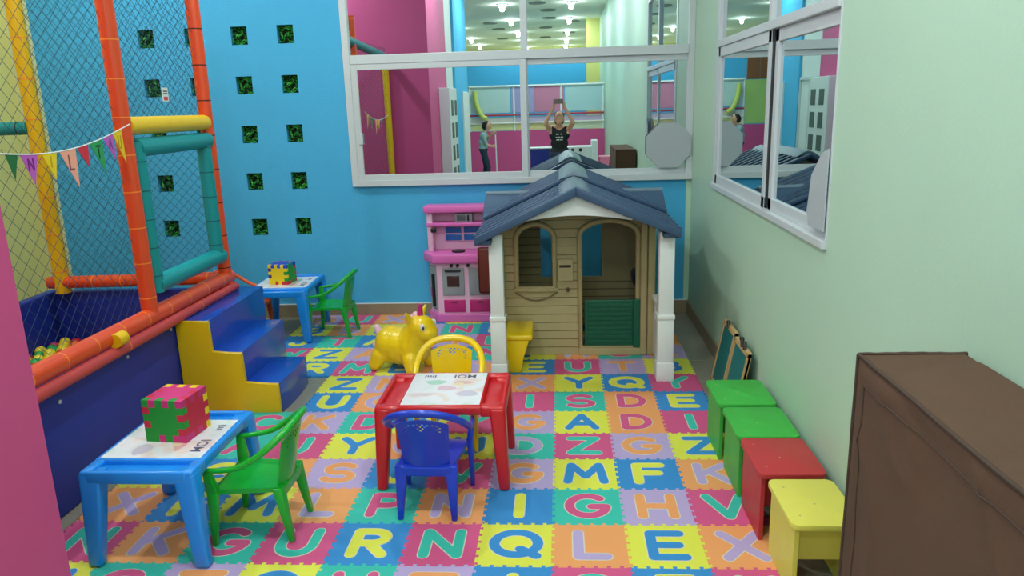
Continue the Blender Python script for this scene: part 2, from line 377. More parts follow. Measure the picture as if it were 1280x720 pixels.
# ------------------------------------------------------------------ alphabet foam mat
T = .30
def arc(cx, cy, rx, ry, a0, a1, n=14): return [(cx+rx*math.cos(R(a0+(a1-a0)*k/n)), cy+ry*math.sin(R(a0+(a1-a0)*k/n))) for k in range(n+1)]
GL = {
 'A': [[(.08, 0), (.5, 1), (.92, 0)], [(.26, .32), (.74, .32)]],
 'B': [[(.15, 0), (.15, 1), (.5, 1)]+arc(.55, .76, .28, .24, 90, -90, 10)+[(.15, .52)], arc(.58, .26, .3, .26, 90, -90, 10)+[(.15, 0)], [(.3, .52), (.58, .52)]],
 'C': [arc(.52, .5, .44, .5, 45, 315, 22)],
 'D': [[(.15, 0), (.15, 1), (.4, 1)]+arc(.4, .5, .48, .5, 90, -90, 16)+[(.15, 0)]],
 'E': [[(.85, 1), (.18, 1), (.18, 0), (.88, 0)], [(.18, .5), (.78, .5)]],
 'F': [[(.85, 1), (.2, 1), (.2, 0)], [(.2, .52), (.76, .52)]],
 'G': [arc(.5, .5, .46, .5, 48, 345, 22)+[(.95, .45), (.6, .45)]],
 'H': [[(.12, 0), (.12, 1)], [(.88, 0), (.88, 1)], [(.12, .5), (.88, .5)]],
 'I': [[(.5, 0), (.5, 1)]],
 'J': [[(.7, 1), (.7, .3)]+arc(.42, .3, .28, .3, 0, -165, 12)],
 'K': [[(.15, 0), (.15, 1)], [(.85, 1), (.2, .45)], [(.42, .62), (.88, 0)]],
 'L': [[(.22, 1), (.22, 0), (.85, 0)]],
 'M': [[(.04, 0), (.14, 1), (.5, .3), (.86, 1), (.96, 0)]],
 'N': [[(.12, 0), (.12, 1), (.88, 0), (.88, 1)]],
 'O': [arc(.5, .5, .48, .5, 0, 360, 28)],
 'P': [[(.18, 0), (.18, 1), (.5, 1)]+arc(.52, .73, .32, .27, 90, -90, 12)+[(.18, .46)]],
 'Q': [arc(.5, .52, .48, .48, 0, 360, 28), [(.6, .28), (.95, 0)]],
 'R': [[(.16, 0), (.16, 1), (.5, 1)]+arc(.52, .74, .32, .26, 90, -90, 12)+[(.16, .48)], [(.48, .48), (.86, 0)]],
 'S': [arc(.5, .74, .36, .26, 35, 262, 14)+arc(.5, .26, .38, .26, 82, -150, 14)],
 'T': [[(.08, 1), (.92, 1)], [(.5, 1), (.5, 0)]],
 'U': [[(.12, 1), (.12, .4)]+arc(.5, .4, .38, .4, 180, 360, 16)+[(.88, 1)]],
 'V': [[(.08, 1), (.5, 0), (.92, 1)]],
 'W': [[(.02, 1), (.26, 0), (.5, .7), (.74, 0), (.98, 1)]],
 'X': [[(.1, 0), (.9, 1)], [(.1, 1), (.9, 0)]],
 'Y': [[(.08, 1), (.5, .5), (.92, 1)], [(.5, .5), (.5, 0)]],
 'Z': [[(.12, 1), (.88, 1), (.12, 0), (.9, 0)]],
}
def strokes(bm, segs, wid, z0, z1, S, mi=0):
    k = 0
    for pl in segs:
        P = [Vector(((x-.5)*S[0], (y-.5)*S[1])) for x, y in pl]
        for i, p in enumerate(P):
            zt = z1+k*1.5e-5; k += 1
            sharp = i in (0, len(P)-1) or len(P) < 9
            if sharp or True:
                n = 12
                ring = [(p.x+wid/2*math.cos(2*PI*q/n), p.y+wid/2*math.sin(2*PI*q/n)) for q in range(n)]
                lo = [bm.verts.new((a, b, z0)) for a, b in ring]; hi = [bm.verts.new((a, b, zt)) for a, b in ring]
                fs = [bm.faces.new(hi)]+[bm.faces.new((lo[q], lo[(q+1) % n], hi[(q+1) % n], hi[q])) for q in range(n)]
                for f in fs: f.material_index = mi
            if i+1 < len(P):
                d = (P[i+1]-p)
                if d.length < 1e-6: continue
                nrm = Vector((-d.y, d.x)).normalized()*wid/2; zt += 7e-6
                q4 = [p-nrm, P[i+1]-nrm, P[i+1]+nrm, p+nrm]
                lo = [bm.verts.new((a.x, a.y, z0)) for a in q4]; hi = [bm.verts.new((a.x, a.y, zt)) for a in q4]
                fs = [bm.faces.new(hi), bm.faces.new((lo[0], lo[1], hi[1], hi[0])), bm.faces.new((lo[2], lo[3], hi[3], hi[2]))]
                for f in fs: f.material_index = mi
LM = {}
def letter_mesh(ch):
    if ch in LM: return LM[ch]
    bm = N(); S = (.175 if ch not in 'MWQ' else .185, .165); wd = .042
    strokes(bm, GL[ch], wd+.009, -.0008, .0003, S, 1)
    strokes(bm, GL[ch], wd, -.0008, .0014, S, 0)
    me = bpy.data.meshes.new('letter_'+ch); bm.to_mesh(me); bm.free()
    me.materials.append(TC['p']); me.materials.append(FE); LM[ch] = me; return me
def tile_mesh():
    n, a, q = 6, .0065, []
    def edge(k):          # square-wave profile with slightly flared teeth, 0..1 -> offset
        pts = []
        for i in range(n):
            u0, u1, u2, u3 = (i+.12)/n, (i+.42)/n, (i+.58)/n, (i+.92)/n
            fl = .03/n
            pts += [(u0+fl, -a), (u0-fl, a), (u1+fl, a), (u1-fl, -a)]
        return pts
    e = edge(0); h = T/2
    P = [(-h, -h)]+[(-h+u*T, -h+o) for u, o in e]+[(h, -h)]+[(h+o, -h+u*T) for u, o in e]+[(h, h)]
    P += [(-h+u*T, h+o) for u, o in reversed(e)]+[(-h, h)]+[(-h+o, -h+u*T) for u, o in reversed(e)]
    bm = N(); s = .9985
    hi = [bm.verts.new((x*s, y*s, 0)) for x, y in P]; lo = [bm.verts.new((x*s, y*s, -.0115)) for x, y in P]
    f = bm.faces.new(hi); m = len(P)
    for i in range(m): bm.faces.new((lo[i], lo[(i+1) % m], hi[(i+1) % m], hi[i]))
    f.normal_update(); bmesh.ops.triangulate(bm, faces=[f], ngon_method='EAR_CLIP'); bmesh.ops.recalc_face_normals(bm, faces=bm.faces)
    me = bpy.data.meshes.new('foam_tile'); bm.to_mesh(me); bm.free(); me.materials.append(TC['p']); return me
# tile = background colour + letter + letter colour, columns from x = -2.1 m (i = -7) to x = 0.9 m
ROWS = {
 -2: 'tCp vTo bMy yXb oHv pZt tAp yNb bRy oLv',
 -1: 'yHb tGp vTo yOb tUp vTo bIy pOt bFy pKt',
 0: 'pNt oKv tGp pUt bRy pNt yQb oLv yEb oXv',
 1: 'oXv bFy yMb oLv tPp oNv bIy tGp vHo pVt',
 2: 'yFb bSy oHv vSo bJy pVt vGo yMb bFy oKv',
 3: 'oXv tAp pJt yYb oCv yUb tDv pZt vGo yZb',
 4: 'vRo tCp vKo tDp yWb pYt vGo yAb oDp pIt',
 5: None,
 6: None,
 7: 'yNb bRy pMt yEb oXv vTo bEy pUt vTo yBb',
 8: 'pWt yZb vAo pSt bLy tMp yFb oHv tSp vXo',
 9: 'bJy tTp bAy oNv vTo pEt yKb oRv bGy oIv',
 10: 'yBb oSv yAb vUo tNp bEy pLt yHb oCv vTo',
 11: 'vGo pUt oXv bMy yEb tRp vDo oFv pNt yZb',
}
ROWS[5] = '--- --- bUy oCv pEt yHb pIt tSp oDp bEy'
ROWS[6] = '--- --- yZb vNo tKp bTy oXv yYb bQy pYt'
amat = thing('alphabet_foam_mat', 'colourful interlocking foam play mat with a letter in every square', 'play mat', (-.6, 1.2, FZ))
tm = tile_mesh()
for j, row in ROWS.items():
    for k, s in enumerate(row.split()):
        if s == '---': continue
        i = k-7
        if (j >= 10 and i == 2) or (j == 7 and i == -7): continue
        t = bpy.data.objects.new('foam_tile', tm); C.objects.link(t); t.parent = amat
        t.location = ((i+.5)*T+.6, (j+.5)*T-1.2, -FZ); setmat(t, TC[s[0]])
        l = bpy.data.objects.new('letter', letter_mesh(s[1])); C.objects.link(l); l.parent = t; setmat(l, TC[s[2]])
# ------------------------------------------------------------------ ball pit with padded frame
PX, PY0, PY1, PYE = -2.19, -.33, 1.27, 2.22
pit = thing('ball_pit', 'navy padded ball pit with orange and teal foam posts and rope net', 'ball pit', (PX, 1.0, FZ))
def pad(name, x0, x1, y0, y1, z0, z1, m, bev=.012):
    bm = N(); box(bm, x0, x1, y0, y1, z0, z1, bev, 3); return obj(name, bm, m, pit, smooth=True)
pad('side_panel', PX-.08, PX, PY0-.04, PYE+.10, FZ, .585, M['navy'])
pad('end_panel', -3.42, PX-.08, PYE+.02, PYE+.10, FZ, .57, M['navy'])
pad('back_panel', -3.50, -3.42, PY0-.04, PYE+.10, FZ, .57, M['navy'])
def foam(name, a, b, r, m, seam=.23, tape=None, off=0., parent=None):
    bm = N(); tube(bm, [a, b], r, 16); o = obj(name, bm, m, parent or pit, smooth=60)
    a, b = Vector(a), Vector(b); L = (b-a).length; d = (b-a)/L; s = seam*.6+off
    while s < L-.03:
        bm = N(); tube(bm, [a+d*(s-.003), a+d*(s+.003)], r+.0012, 16); obj('seam', bm, tape or M['tape'], o); s += seam
    return o
foam('rail', (PX, PY0, .672), (PX, PYE+.06, .655), .046, M['orange'])
foam('lower_rail', (PX+.035, PY0, .60), (PX+.03, PYE+.06, .585), .031, M['redpink'], .8)
foam('post', (PX, PY1, .655), (PX, PY1, 2.7), .043, M['orange'], .19)
foam('post', (PX, PYE, .60), (PX, PYE, 2.7), .042, M['orange'], .215, M['tapedark'])
foam('post', (PX, PY0+.02, FZ), (PX, PY0+.02, 2.33), .042, M['yellowv'], .25, M['tape'])
foam('post', (-3.33, PYE, .57), (-3.33, PYE, 2.75), .049, M['yellowv'], .25)
foam('end_rail', (-3.42, PYE, .64), (PX-.04, PYE, .655), .042, M['orange'], .2)
foam('top_rail', (PX, PY0+.02, 2.36), (PX, PY1+.25, 2.44), .048, M['teal'], .3, M['teal'])
foam('upper_rail', (-3.9, PYE-.05, 1.665), (-3.36, PYE-.02, 1.668), .042, M['teal'], .3, M['tapedark'])
foam('cross_bar', (PX, PY1+.02, 1.675), (PX, PYE-.03, 1.67), .047, M['yellowv'], 2.)
y0, y1, z0, z1 = PY1+.095, PYE-.08, .815, 1.56
foam('opening_frame', (PX, y0, z0-.04), (PX, y0, z1+.03), .043, M['teal'], .155, mat('teal_seam', (6, 92, 100), .6))
foam('opening_frame', (PX, y1, z0-.01), (PX, y1, z1+.03), .043, M['teal'], .155, MATS['teal_seam'])
foam('opening_frame', (PX, y0-.01, z1), (PX, y1+.05, z1), .05, M['teal'], 2.)
foam('opening_frame', (PX, y0-.01, z0), (PX, y1+.05, z0), .05, M['teal'], 2.)
bm = N(); cyl(bm, (PX+.05, .875, .655), .035, .075, 'y', 16); obj('strap_cuff', bm, M['yellowv'], pit, smooth=50)
for y, z in ((.45, .5), (1.0, .52), (1.45, .53)):
    bm = N(); cyl(bm, (PX+.002, y, z), .009, .006, 'x', 12); obj('rivet', bm, M['alu'], pit)
def net(name, o, U, V, u1, v1, sp, keep=None, r=.0013):
    """diamond net on the plane o + u*U + v*V"""
    bm = N(); o, U, V = Vector(o), Vector(U), Vector(V); n = U.cross(V)
    for sgn in (1, -1):
        c = -max(u1, v1)*2
        while c < max(u1, v1)*2+u1:
            L = []
            st = int(v1/.03)
            run = None
            for k in range(st+1):
                v = v1*k/st; u = c+sgn*v
                ok = 0 <= u <= u1 and (keep is None or keep(u, v))
                if ok:
                    if run is None: run = (u, v)
                    last = (u, v)
                if (not ok or k == st) and run is not None:
                    if last != run:
                        A = o+U*run[0]+V*run[1]; B = o+U*last[0]+V*last[1]
                        tube(bm, [A, B], r, 4)
                    run = None
            c += sp
    q = obj(name, bm, M['net'], pit); q['kind'] = 'stuff'; return q
net('side_net', (PX, PY0, .72), (0, 1, 0), (0, 0, 1), PY1-PY0-.05, 1.75, .075)
net('side_net', (PX, PY1+.05, 1.72), (0, 1, 0), (0, 0, 1), PYE-PY1-.1, .95, .06)
net('end_net', (-3.30, PYE, .69), (1, 0, 0), (0, 0, 1), 1.08, 2.0, .06)
tg = N(); box(tg, PX+.006, PX+.009, 1.70, 1.765, 1.80, 1.875); wt = obj('warning_tag', tg, M['white'], pit)
for k, (z, h, m) in enumerate(((1.855, .006, M['black']), (1.842, .006, M['black']), (1.815, .02, mat('tag_red', (206, 70, 66), .6)))):
    bm = N(); box(bm, PX+.009, PX+.0098, 1.71, 1.755, z-h/2, z+h/2); obj('tag_print', bm, m, wt)

# bunting strung from the near orange post
bt = thing('pennant_bunting', 'handmade pennant string with pen letters tied to the orange post', 'bunting', (PX+.07, .7, 1.6))
BX = PX+.075
import_pts = []
def bpt(y): 
    t = (y-.05)/(1.21-.05)
    return 1.632+.045*t*t*1.2-.06*math.sin(PI*t)
bm = N(); tube(bm, [(BX, .05+1.16*k/24, bpt(.05+1.16*k/24)) for k in range(25)], .003, 6); obj('string', bm, M['white'], bt)
PC = dict(purple=(196, 96, 196), yellow=(240, 206, 20), pale=(250, 172, 150), red=(214, 44, 66), green=(42, 160, 90), dgreen=(30, 110, 60))
for yc, wd, hg, col, ch, pc, sk in ((.335, .07, .1, 'dgreen', None, None, 0), (.435, .105, .125, 'purple', 'N', (120, 30, 130), .01), (.56, .10, .115, 'yellow', 'I', (200, 160, 10), .02), (.685, .115, .17, 'pale', 'L', (150, 70, 80), .045), (.795, .085, .1, 'red', None, None, .03),
                                 (.90, .10, .155, 'green', 'T', (16, 60, 30), .05), (1.005, .085, .12, 'purple', 'A', (150, 60, 150), .04), (1.085, .08, .16, 'yellow', 'U', (200, 150, 10), .045)):
    za, zb = bpt(yc-wd/2), bpt(yc+wd/2)
    bm = N(); prism(bm, [(yc-wd/2, za), (yc+sk, (za+zb)/2-hg), (yc+wd/2, zb)], BX-.001, BX+.001, 'x')
    p = obj('pennant', bm, mat('pennant_'+col, PC[col], .6), bt)
    if ch:
        me = bpy.data.meshes.new('pen_letter'); bm = N(); strokes(bm, GL[ch], .008, 0, .0012, (wd*.36, hg*.36)); bm.to_mesh(me); bm.free()
        me.transform(Matrix.Translation((BX+.001, yc+sk*.25, (za+zb)/2-hg*.33)) @ Matrix(((0, 0, 1, 0), (1, 0, 0, 0), (0, 1, 0, 0), (0, 0, 0, 1))))
        link_mesh('pen_letter', me, mat('pen_%s_%s' % (col, ch), pc, .6), p)

# balls in the pit
bm = N(); ellip(bm, (0, 0, 0), (.036,)*3, 14, 9)
bme = bpy.data.meshes.new('pit_ball'); bm.to_mesh(bme); bm.free()
for p in bme.polygons: p.use_smooth = True
bcol = [('yellow', mat('ball_yellow', (232, 212, 40), .35)), ('red', mat('ball_red', (196, 30, 44), .35)), ('orange', mat('ball_orange', (226, 106, 30), .35)), ('magenta', mat('ball_magenta', (190, 40, 90), .35)), ('green', mat('ball_green', (40, 160, 70), .35))]
bme.materials.append(bcol[0][1])
bm2 = N(); nb = 0; yy = -.28; row = 0
while yy < 2.2:
    xx = -3.38+(.036 if row % 2 else 0)
    while xx < -2.31:
        z = .216+random.uniform(0, .024); px, py = xx+random.uniform(-.002, .002), yy
        if yy > .95 and nb < 290:
            c, m = bcol[random.choice((0, 0, 0, 1, 1, 2, 3, 4))]
            o = bpy.data.objects.new('pit_ball', bme); C.objects.link(o); o.location = (px, py, z); setmat(o, m); nb += 1
            tag(o, c+' plastic ball lying in the navy ball pit', 'ball', 'balls in the ball pit')
        else: ellip(bm2, (px, py, z), (.036,)*3, 8, 6)
        xx += .074
    yy += .066; row += 1
o = obj('pit_ball_fill', bm2, bcol[1][1], None, smooth=80); tag(o, 'red plastic balls filling the near end of the navy ball pit', 'balls', None, 'stuff')
bm = N(); box(bm, -3.415, PX-.085, PY0-.03, PYE+.015, FZ, .175); obj('ball_bed', bm, M['navy'], pit)

# ------------------------------------------------------------------ soft steps
st = thing('soft_steps', 'three soft blue vinyl steps with a yellow side leading into the ball pit', 'steps', (-1.9, 1.8, FZ))
def step(x0, x1, h, yf, top):
    bm = N()
    # front edge bulges a little towards the room
    pts = [(x0, 1.52), (x1, 1.52)]+[(x1+.012*math.sin(PI*k/6), 1.52+(yf-1.52)*k/6) for k in range(1, 6)]+[(x1, yf), (x0, yf)]
    prism(bm, pts, FZ, h, 'z', .008)
    obj('step', bm, M['bluev'], st, smooth=50)
step(-1.82, -1.613, .178, 1.99, 0); step(-2.0, -1.821, .37, 2.2, 0); step(-2.185, -2.001, .562, 2.36, 0)
bm = N(); prism(bm, [(-2.185, FZ), (-1.613, FZ), (-1.615, .176), (-1.815, .182), (-1.812, .368), (-1.992, .372), (-1.988, .56), (-2.185, .565)], 1.492, 1.519, 'y', .006)
obj('side_panel', bm, M['yellowv'], st, smooth=50)

# ------------------------------------------------------------------ children's tables
PRINT = None
def print_mat(name, seed):
    m = bpy.data.materials.new(name); m.use_nodes = True; nt = m.node_tree; b = nt.nodes['Principled BSDF']; b.inputs['Roughness'].default_value = .35
    tc = nt.nodes.new('ShaderNodeTexCoord'); mp = nt.nodes.new('ShaderNodeMapping'); mp.inputs['Location'].default_value = (seed, seed*.7, 0)
    nt.links.new(tc.outputs['Object'], mp.inputs['Vector'])
    n = nt.nodes.new('ShaderNodeTexNoise'); n.inputs['Scale'].default_value = 7; n.inputs['Detail'].default_value = 1.5; n.inputs['Distortion'].default_value = .6
    nt.links.new(mp.outputs[0], n.inputs['Vector'])
    cr = nt.nodes.new('ShaderNodeValToRGB'); cr.color_ramp.interpolation = 'EASE'
    e = cr.color_ramp.elements; e[0].position = .30; e[0].color = lin((204, 222, 204))+(1,); e[1].position = .72; e[1].color = lin((214, 200, 216))+(1,)
    for pos, c in ((.42, (228, 230, 236)), (.55, (232, 232, 240)), (.63, (232, 214, 208))):
        k = e.new(pos); k.color = lin(c)+(1,)
    nt.links.new(n.outputs[0], cr.inputs[0]); nt.links.new(cr.outputs[0], b.inputs['Base Color'])
    return m
def make_table():
    t = thing('kids_table')
    W, D, H = .30, .23, .41
    m = M['red']
    bm = N()
    box(bm, -.195, .195, -D+.004, D-.004, H-.045, H, .012, 3)
    for s in (-1, 1):
        xa, xb = sorted((s*.19, s*.295))
        box(bm, xa, xb, -D+.012, D-.012, H-.05, H-.022, .008)                      # tray floor
        xo0, xo1 = sorted((s*.275, s*.30)); box(bm, xo0, xo1, -D+.03, D-.03, H-.055, H-.002, .009, 3)    # outer rim
        for q in (-1, 1):
            ya, yb = sorted((q*(D-.052), q*(D-.004))); box(bm, *sorted((s*.185, s*.298)), ya, yb, H-.055, H-.002, .012, 3)
    top = obj('table_top', bm, m, t, smooth=40)
    bm = N(); box(bm, -.182, .182, -.205, .205, H, H+.0012, .0004, 1); sh = obj('printed_sheet', bm, print_mat('sheet_print', 3.1), t)
    for s, q in ((-1, -1), (1, -1), (1, 1), (-1, 1)):
        bm = N(); cx, cy = s*.262, q*.192
        def quad(cx, cy, a, b, z): return [(cx-a, cy-b, z), (cx+a, cy-b, z), (cx+a, cy+b, z), (cx-a, cy+b, z)]
        hexa(bm, quad(s*.286, q*.217, .024, .029, .0), quad(cx, cy-q*.006, .037, .044, H-.012), .013, 3)
        obj('leg', bm, m, t, smooth=40)
    # flat print on the sheet: lettering and a few soft shapes, read from the far side
    ink = mat('print_ink', (92, 96, 128), .5)
    for txt, x, sz in (('MOI', .075, .062), ('imi', -.10, .05)):
        me = text_mesh(txt, sz, .0002, .001); me.transform(Matrix.Translation((x, .158, H+.0014)) @ Matrix.Rotation(PI, 4, 'Z')); link_mesh('lettering', me, ink, sh)
    for k, (x, y, a, b, c) in enumerate(((-.06, .075, .05, .03, (172, 210, 198)), (.07, .07, .05, .022, (222, 176, 172)), (.0, .0, .045, .03, (222, 188, 204)), (.11, -.07, .05, .035, (206, 196, 216)), (.055, .05, .03, .02, (232, 214, 180)))):
        bm = N(); prism(bm, [(x+a*math.cos(2*PI*q/20)*(1+.15*math.sin(3*2*PI*q/20+k)), y+b*math.sin(2*PI*q/20)) for q in range(20)], H+.001, H+.0014+k*.00008, 'z'); obj('print_shape', bm, mat('print_%d' % k, c, .4), sh)
    return t
tab = make_table()
tag(tab, 'red plastic kids table with a white printed sheet and side trays', 'table', 'small plastic tables'); tab.location = (-.512, .815, .002)
t2 = copy_tree(tab, None, {'red_plastic': M['sky']}); t2.location = (-1.585, .265, .002); t2.rotation_euler.z = -PI/2
tag(t2, 'sky blue kids table with a red and green puzzle cube on it', 'table', 'small plastic tables')
t3 = copy_tree(tab, None, {'red_plastic': M['sky']}); t3.location = (-2.115, 3.10, .002); t3.rotation_euler.z = -PI/2+R(3)
tag(t3, 'sky blue kids table by the blue wall with a yellow cube on it', 'table', 'small plastic tables')

# ------------------------------------------------------------------ kids armchairs
def make_chair():
    t = thing('kids_armchair'); m = M['bluep']
    SH = .245
    # seat: dished panel
    bm = N(); nx, ny = 8, 8; g = []
    for j in range(ny+1):
        v = j/ny; y = -.135+.285*v; hw = .118+(.15-.118)*v
        g.append([bm.verts.new((hw*(2*i/nx-1), y, SH-.012*math.sin(PI*i/nx)*math.sin(PI*v)-(.012 if j == ny else 0))) for i in range(nx+1)])
    for j in range(ny):
        for i in range(nx): bm.faces.new((g[j][i], g[j][i+1], g[j+1][i+1], g[j+1][i]))
    r = bmesh.ops.extrude_face_region(bm, geom=list(bm.faces))
    for v in [v for v in r['geom'] if isinstance(v, bmesh.types.BMVert)]: v.co.z -= .02
    obj('seat', bm, m, t, smooth=45)
    # back panel: curved, pierced with small openings near the top
    bm = N(); nx, ny = 22, 26; g = []
    for j in range(ny+1):
        v = j/ny; z = SH-.02+.245*v; hw = .098+.014*v; row = []
        for i in range(nx+1):
            u = 2*i/nx-1
            row.append(bm.verts.new((hw*u, -.132-.045*v+.022*u*u, z-.03*v*v*u*u)))
        g.append(row)
    for j in range(ny):
        for i in range(nx):
            u = 2*(i+.5)/nx-1; v = (j+.5)/ny
            if .68 < v < .93 and abs(u) < .72 and (i+j) % 2 == 0 and v > .72+.18*abs(math.sin(u*4.4)): continue
            bm.faces.new((g[j][i], g[j][i+1], g[j+1][i+1], g[j+1][i]))
    r = bmesh.ops.extrude_face_region(bm, geom=list(bm.faces))
    for v in [v for v in r['geom'] if isinstance(v, bmesh.types.BMVert)]: v.co.y -= .008
    obj('backrest', bm, m, t, smooth=50)
    # one rail: arm, sweeping up over the back, other arm
    pts = [(.162, .150, .340), (.170, .08, .345), (.174, .0, .362), (.174, -.07, .402), (.155, -.13, .447), (.11, -.172, .483), (.055, -.188, .499), (0, -.192, .503)]
    pts = pts+[(-x, y, z) for x, y, z in pts[-2::-1]]
    sp = spline(pts, 4)
    nn = len(sp)-1
    bm = N(); tube(bm, sp, [.0115+.0085*math.sin(PI*k/nn) for k in range(nn+1)], 10, flat=.8); obj('arm_rail', bm, m, t, smooth=60)
    for s in (-1, 1):
        def quad(cx, cy, a, b, z): return [(cx-a, cy-b, z), (cx+a, cy-b, z), (cx+a, cy+b, z), (cx-a, cy+b, z)]
        bm = N(); hexa(bm, quad(s*.152, .150, .009, .011, 0), quad(s*.152, .132, .014, .022, SH), .004); hexa(bm, quad(s*.152, .132, .015, .024, SH-.004), quad(s*.163, .142, .011, .015, .340), .004)
        obj('leg', bm, m, t, smooth=40)
        bm = N(); hexa(bm, quad(s*.118, -.160, .012, .011, 0), quad(s*.108, -.122, .027, .019, SH-.004), .005); obj('leg', bm, m, t, smooth=40)
    bm = N(); box(bm, -.11, .11, -.145, -.13, SH-.05, SH-.008, .004); obj('back_apron', bm, m, t)
    return t
ch = make_chair(); ch.location = (-.535, .485, .002); ch.rotation_euler.z = R(-2)
tag(ch, 'blue plastic kids armchair with a pierced back pulled up to the red table', 'chair', 'small plastic armchairs')
for name, loc, rz, lab in (('yellowp', (-.55, 1.13, .002), R(180), 'yellow plastic kids armchair on the unicorn side of the red table'),
                           ('greenp', (-1.235, .272, .002), R(90), 'green plastic kids armchair beside the table with the red and green cube'),
                           ('greenp', (-1.745, 3.05, .002), R(88), 'green plastic kids armchair beside the table with the yellow cube'),
                           ('orangep', (-2.47, 3.09, .002), R(-92), 'orange plastic kids armchair half hidden behind the table with the yellow cube')):
    c = copy_tree(ch, None, {'blue_plastic': M[name]}); c.location = loc; c.rotation_euler.z = rz; c['label'] = lab

# ------------------------------------------------------------------ foam puzzle cubes
def puzzle_cube(name, label, loc, rz, size, cols):
    t = thing(name, label, 'toy cube', loc, rz, 'foam puzzle cubes on the blue tables')
    n = 6; s = size/n; own = {}
    prio = ['front', 'right', 'top', 'left', 'back', 'bottom']
    for i in range(n):
        for j in range(n):
            for k in range(n):
                fs = []
                if j == 0: fs.append('front')
                if i == n-1: fs.append('right')
                if k == n-1: fs.append('top')
                if i == 0: fs.append('left')
                if j == n-1: fs.append('back')
                if k == 0: fs.append('bottom')
                if not fs: continue
                if len(fs) == 1: f = fs[0]
                else:
                    along = {'front': (i, k), 'back': (i, k), 'left': (j, k), 'right': (j, k), 'top': (i, j), 'bottom': (i, j)}
                    a, b = fs[0], fs[1]
                    f = a if len(fs) == 2 and (i+j+k) % 2 else (b if len(fs) == 2 else fs[(i+j) % len(fs)])
                own.setdefault(f, []).append((i, j, k))
    for f, vox in own.items():
        bm = N()
        for i, j, k in vox:
            g = 0
            box(bm, -size/2+i*s+g, -size/2+(i+1)*s-g, -size/2+j*s+g, -size/2+(j+1)*s-g, k*s+g, (k+1)*s-g)
        bmesh.ops.translate(bm, verts=bm.verts, vec=(0, 0, 0))
        obj('puzzle_panel', bm, cols[f], t, world=False)
fm = lambda n, c: mat('cube_'+n, c, .7, .1, 200)
cg, cr, cm, cy, cb, cp = fm('green', (22, 150, 48)), fm('red', (206, 34, 66)), fm('magenta', (206, 46, 122)), fm('yellow', (242, 206, 18)), fm('blue', (30, 70, 190)), fm('purple', (84, 40, 110))
puzzle_cube('puzzle_cube', 'large foam puzzle cube with green front and crimson side on the blue table', (-1.578, .31, .4145), R(-6), .182, dict(front=cg, right=cr, top=cm, left=cr, back=cy, bottom=cm))
puzzle_cube('puzzle_cube', 'foam puzzle cube with yellow front and green side by the blue wall', (-2.135, 3.09, .4145), R(-7), .155, dict(front=cy, right=cg, top=cb, left=cp, back=cr, bottom=cr))

# ------------------------------------------------------------------ wooden stools along the green wall
def make_stool(m, label, yc, x0=.80):
    t = thing('box_stool', label, 'stool', ((x0+1.075)/2, yc, 0), 0, 'wooden stools along the green wall')
    xa, xb, d = x0+.015, 1.07, .145
    pts = []
    for sx, sy, a in ((1, 1, 0), (-1, 1, 90), (-1, -1, 180), (1, -1, 270)):
        cx = (xb if sx > 0 else x0)-sx*.03; cy = yc+sy*(.165-.03)
        pts += [(cx+.03*math.cos(R(a+q*22.5)), cy+.03*math.sin(R(a+q*22.5))) for q in range(5)]
    bm = N(); prism(bm, pts, .278, .30, 'z', .003); top = obj('seat_board', bm, m, t, smooth=40)
    for x, y in ((x0+.045, yc-.10), (x0+.045, yc+.10), (x0+.12, yc-.02)):
        bm = N(); cyl(bm, (x, y, .3003), .004, .0012, seg=10); obj('screw', bm, M['pine'], top)
    for xx in (xa, xb-.035):
        bm = N(); box(bm, xx, xx+.018, yc-d, yc+d, 0, .278, .002); obj('side_board', bm, m, t)
    bm = N(); box(bm, xa+.018, xb-.035, yc-.09, yc-.072, .12, .278, .002); obj('apron_board', bm, m, t)
    return t
make_stool(M['woodg'], 'green wooden box stool next to the teal easel boards', 1.035, .79)
make_stool(M['woodg'], 'green wooden box stool between the other green stool and the red one', .675, .80)
make_stool(M['woodr'], 'red wooden box stool between a green and a yellow stool', .335, .805)
make_stool(M['woody'], 'yellow wooden box stool beside the brown covered cabinet', -.03, .825)

# ------------------------------------------------------------------ easel boards leaning on the wall
t = thing('folded_easel', 'wood framed teal chalkboard easel leaning on the green wall', 'easel', (1.02, 1.72, 0))
def lean(y, h, dx=0):      # y along wall, h along the board
    return Vector((.985+.075*h/.42+dx, y, h*.98))
def board(ya, yb, h):
    bm = N(); hexa(bm, [lean(ya, .0), lean(ya, .0, .012), lean(yb, .0, .012), lean(yb, .0)], [lean(ya, h), lean(ya, h, .012), lean(yb, h, .012), lean(yb, h)]); obj('chalk_panel', bm, M['chalk'], t)
    for a, b, z0, z1 in ((ya, ya+.022, 0, h), (yb-.022, yb, 0, h), (ya, yb, h-.022, h+.004), (ya, yb, 0, .024)):
        bm = N(); hexa(bm, [lean(a, z0, -.006), lean(a, z0, .016), lean(b, z0, .016), lean(b, z0, -.006)], [lean(a, z1, -.006), lean(a, z1, .016), lean(b, z1, .016), lean(b, z1, -.006)]); obj('frame_strip', bm, M['pine'], t)
board(1.70, 2.0, .40); board(1.37, 1.685, .385)
for y, s in ((1.88, 1), (1.53, 1.25), (1.47, 1)):
    bm = N(); a = lean(y, .40); tube(bm, [a+Vector((-.008, -.02*s, -.015)), a+Vector((-.004, 0, .022*s)), a+Vector((.0, .03*s, .01))], .011, 8); obj('clip', bm, M['black'], t, smooth=60)

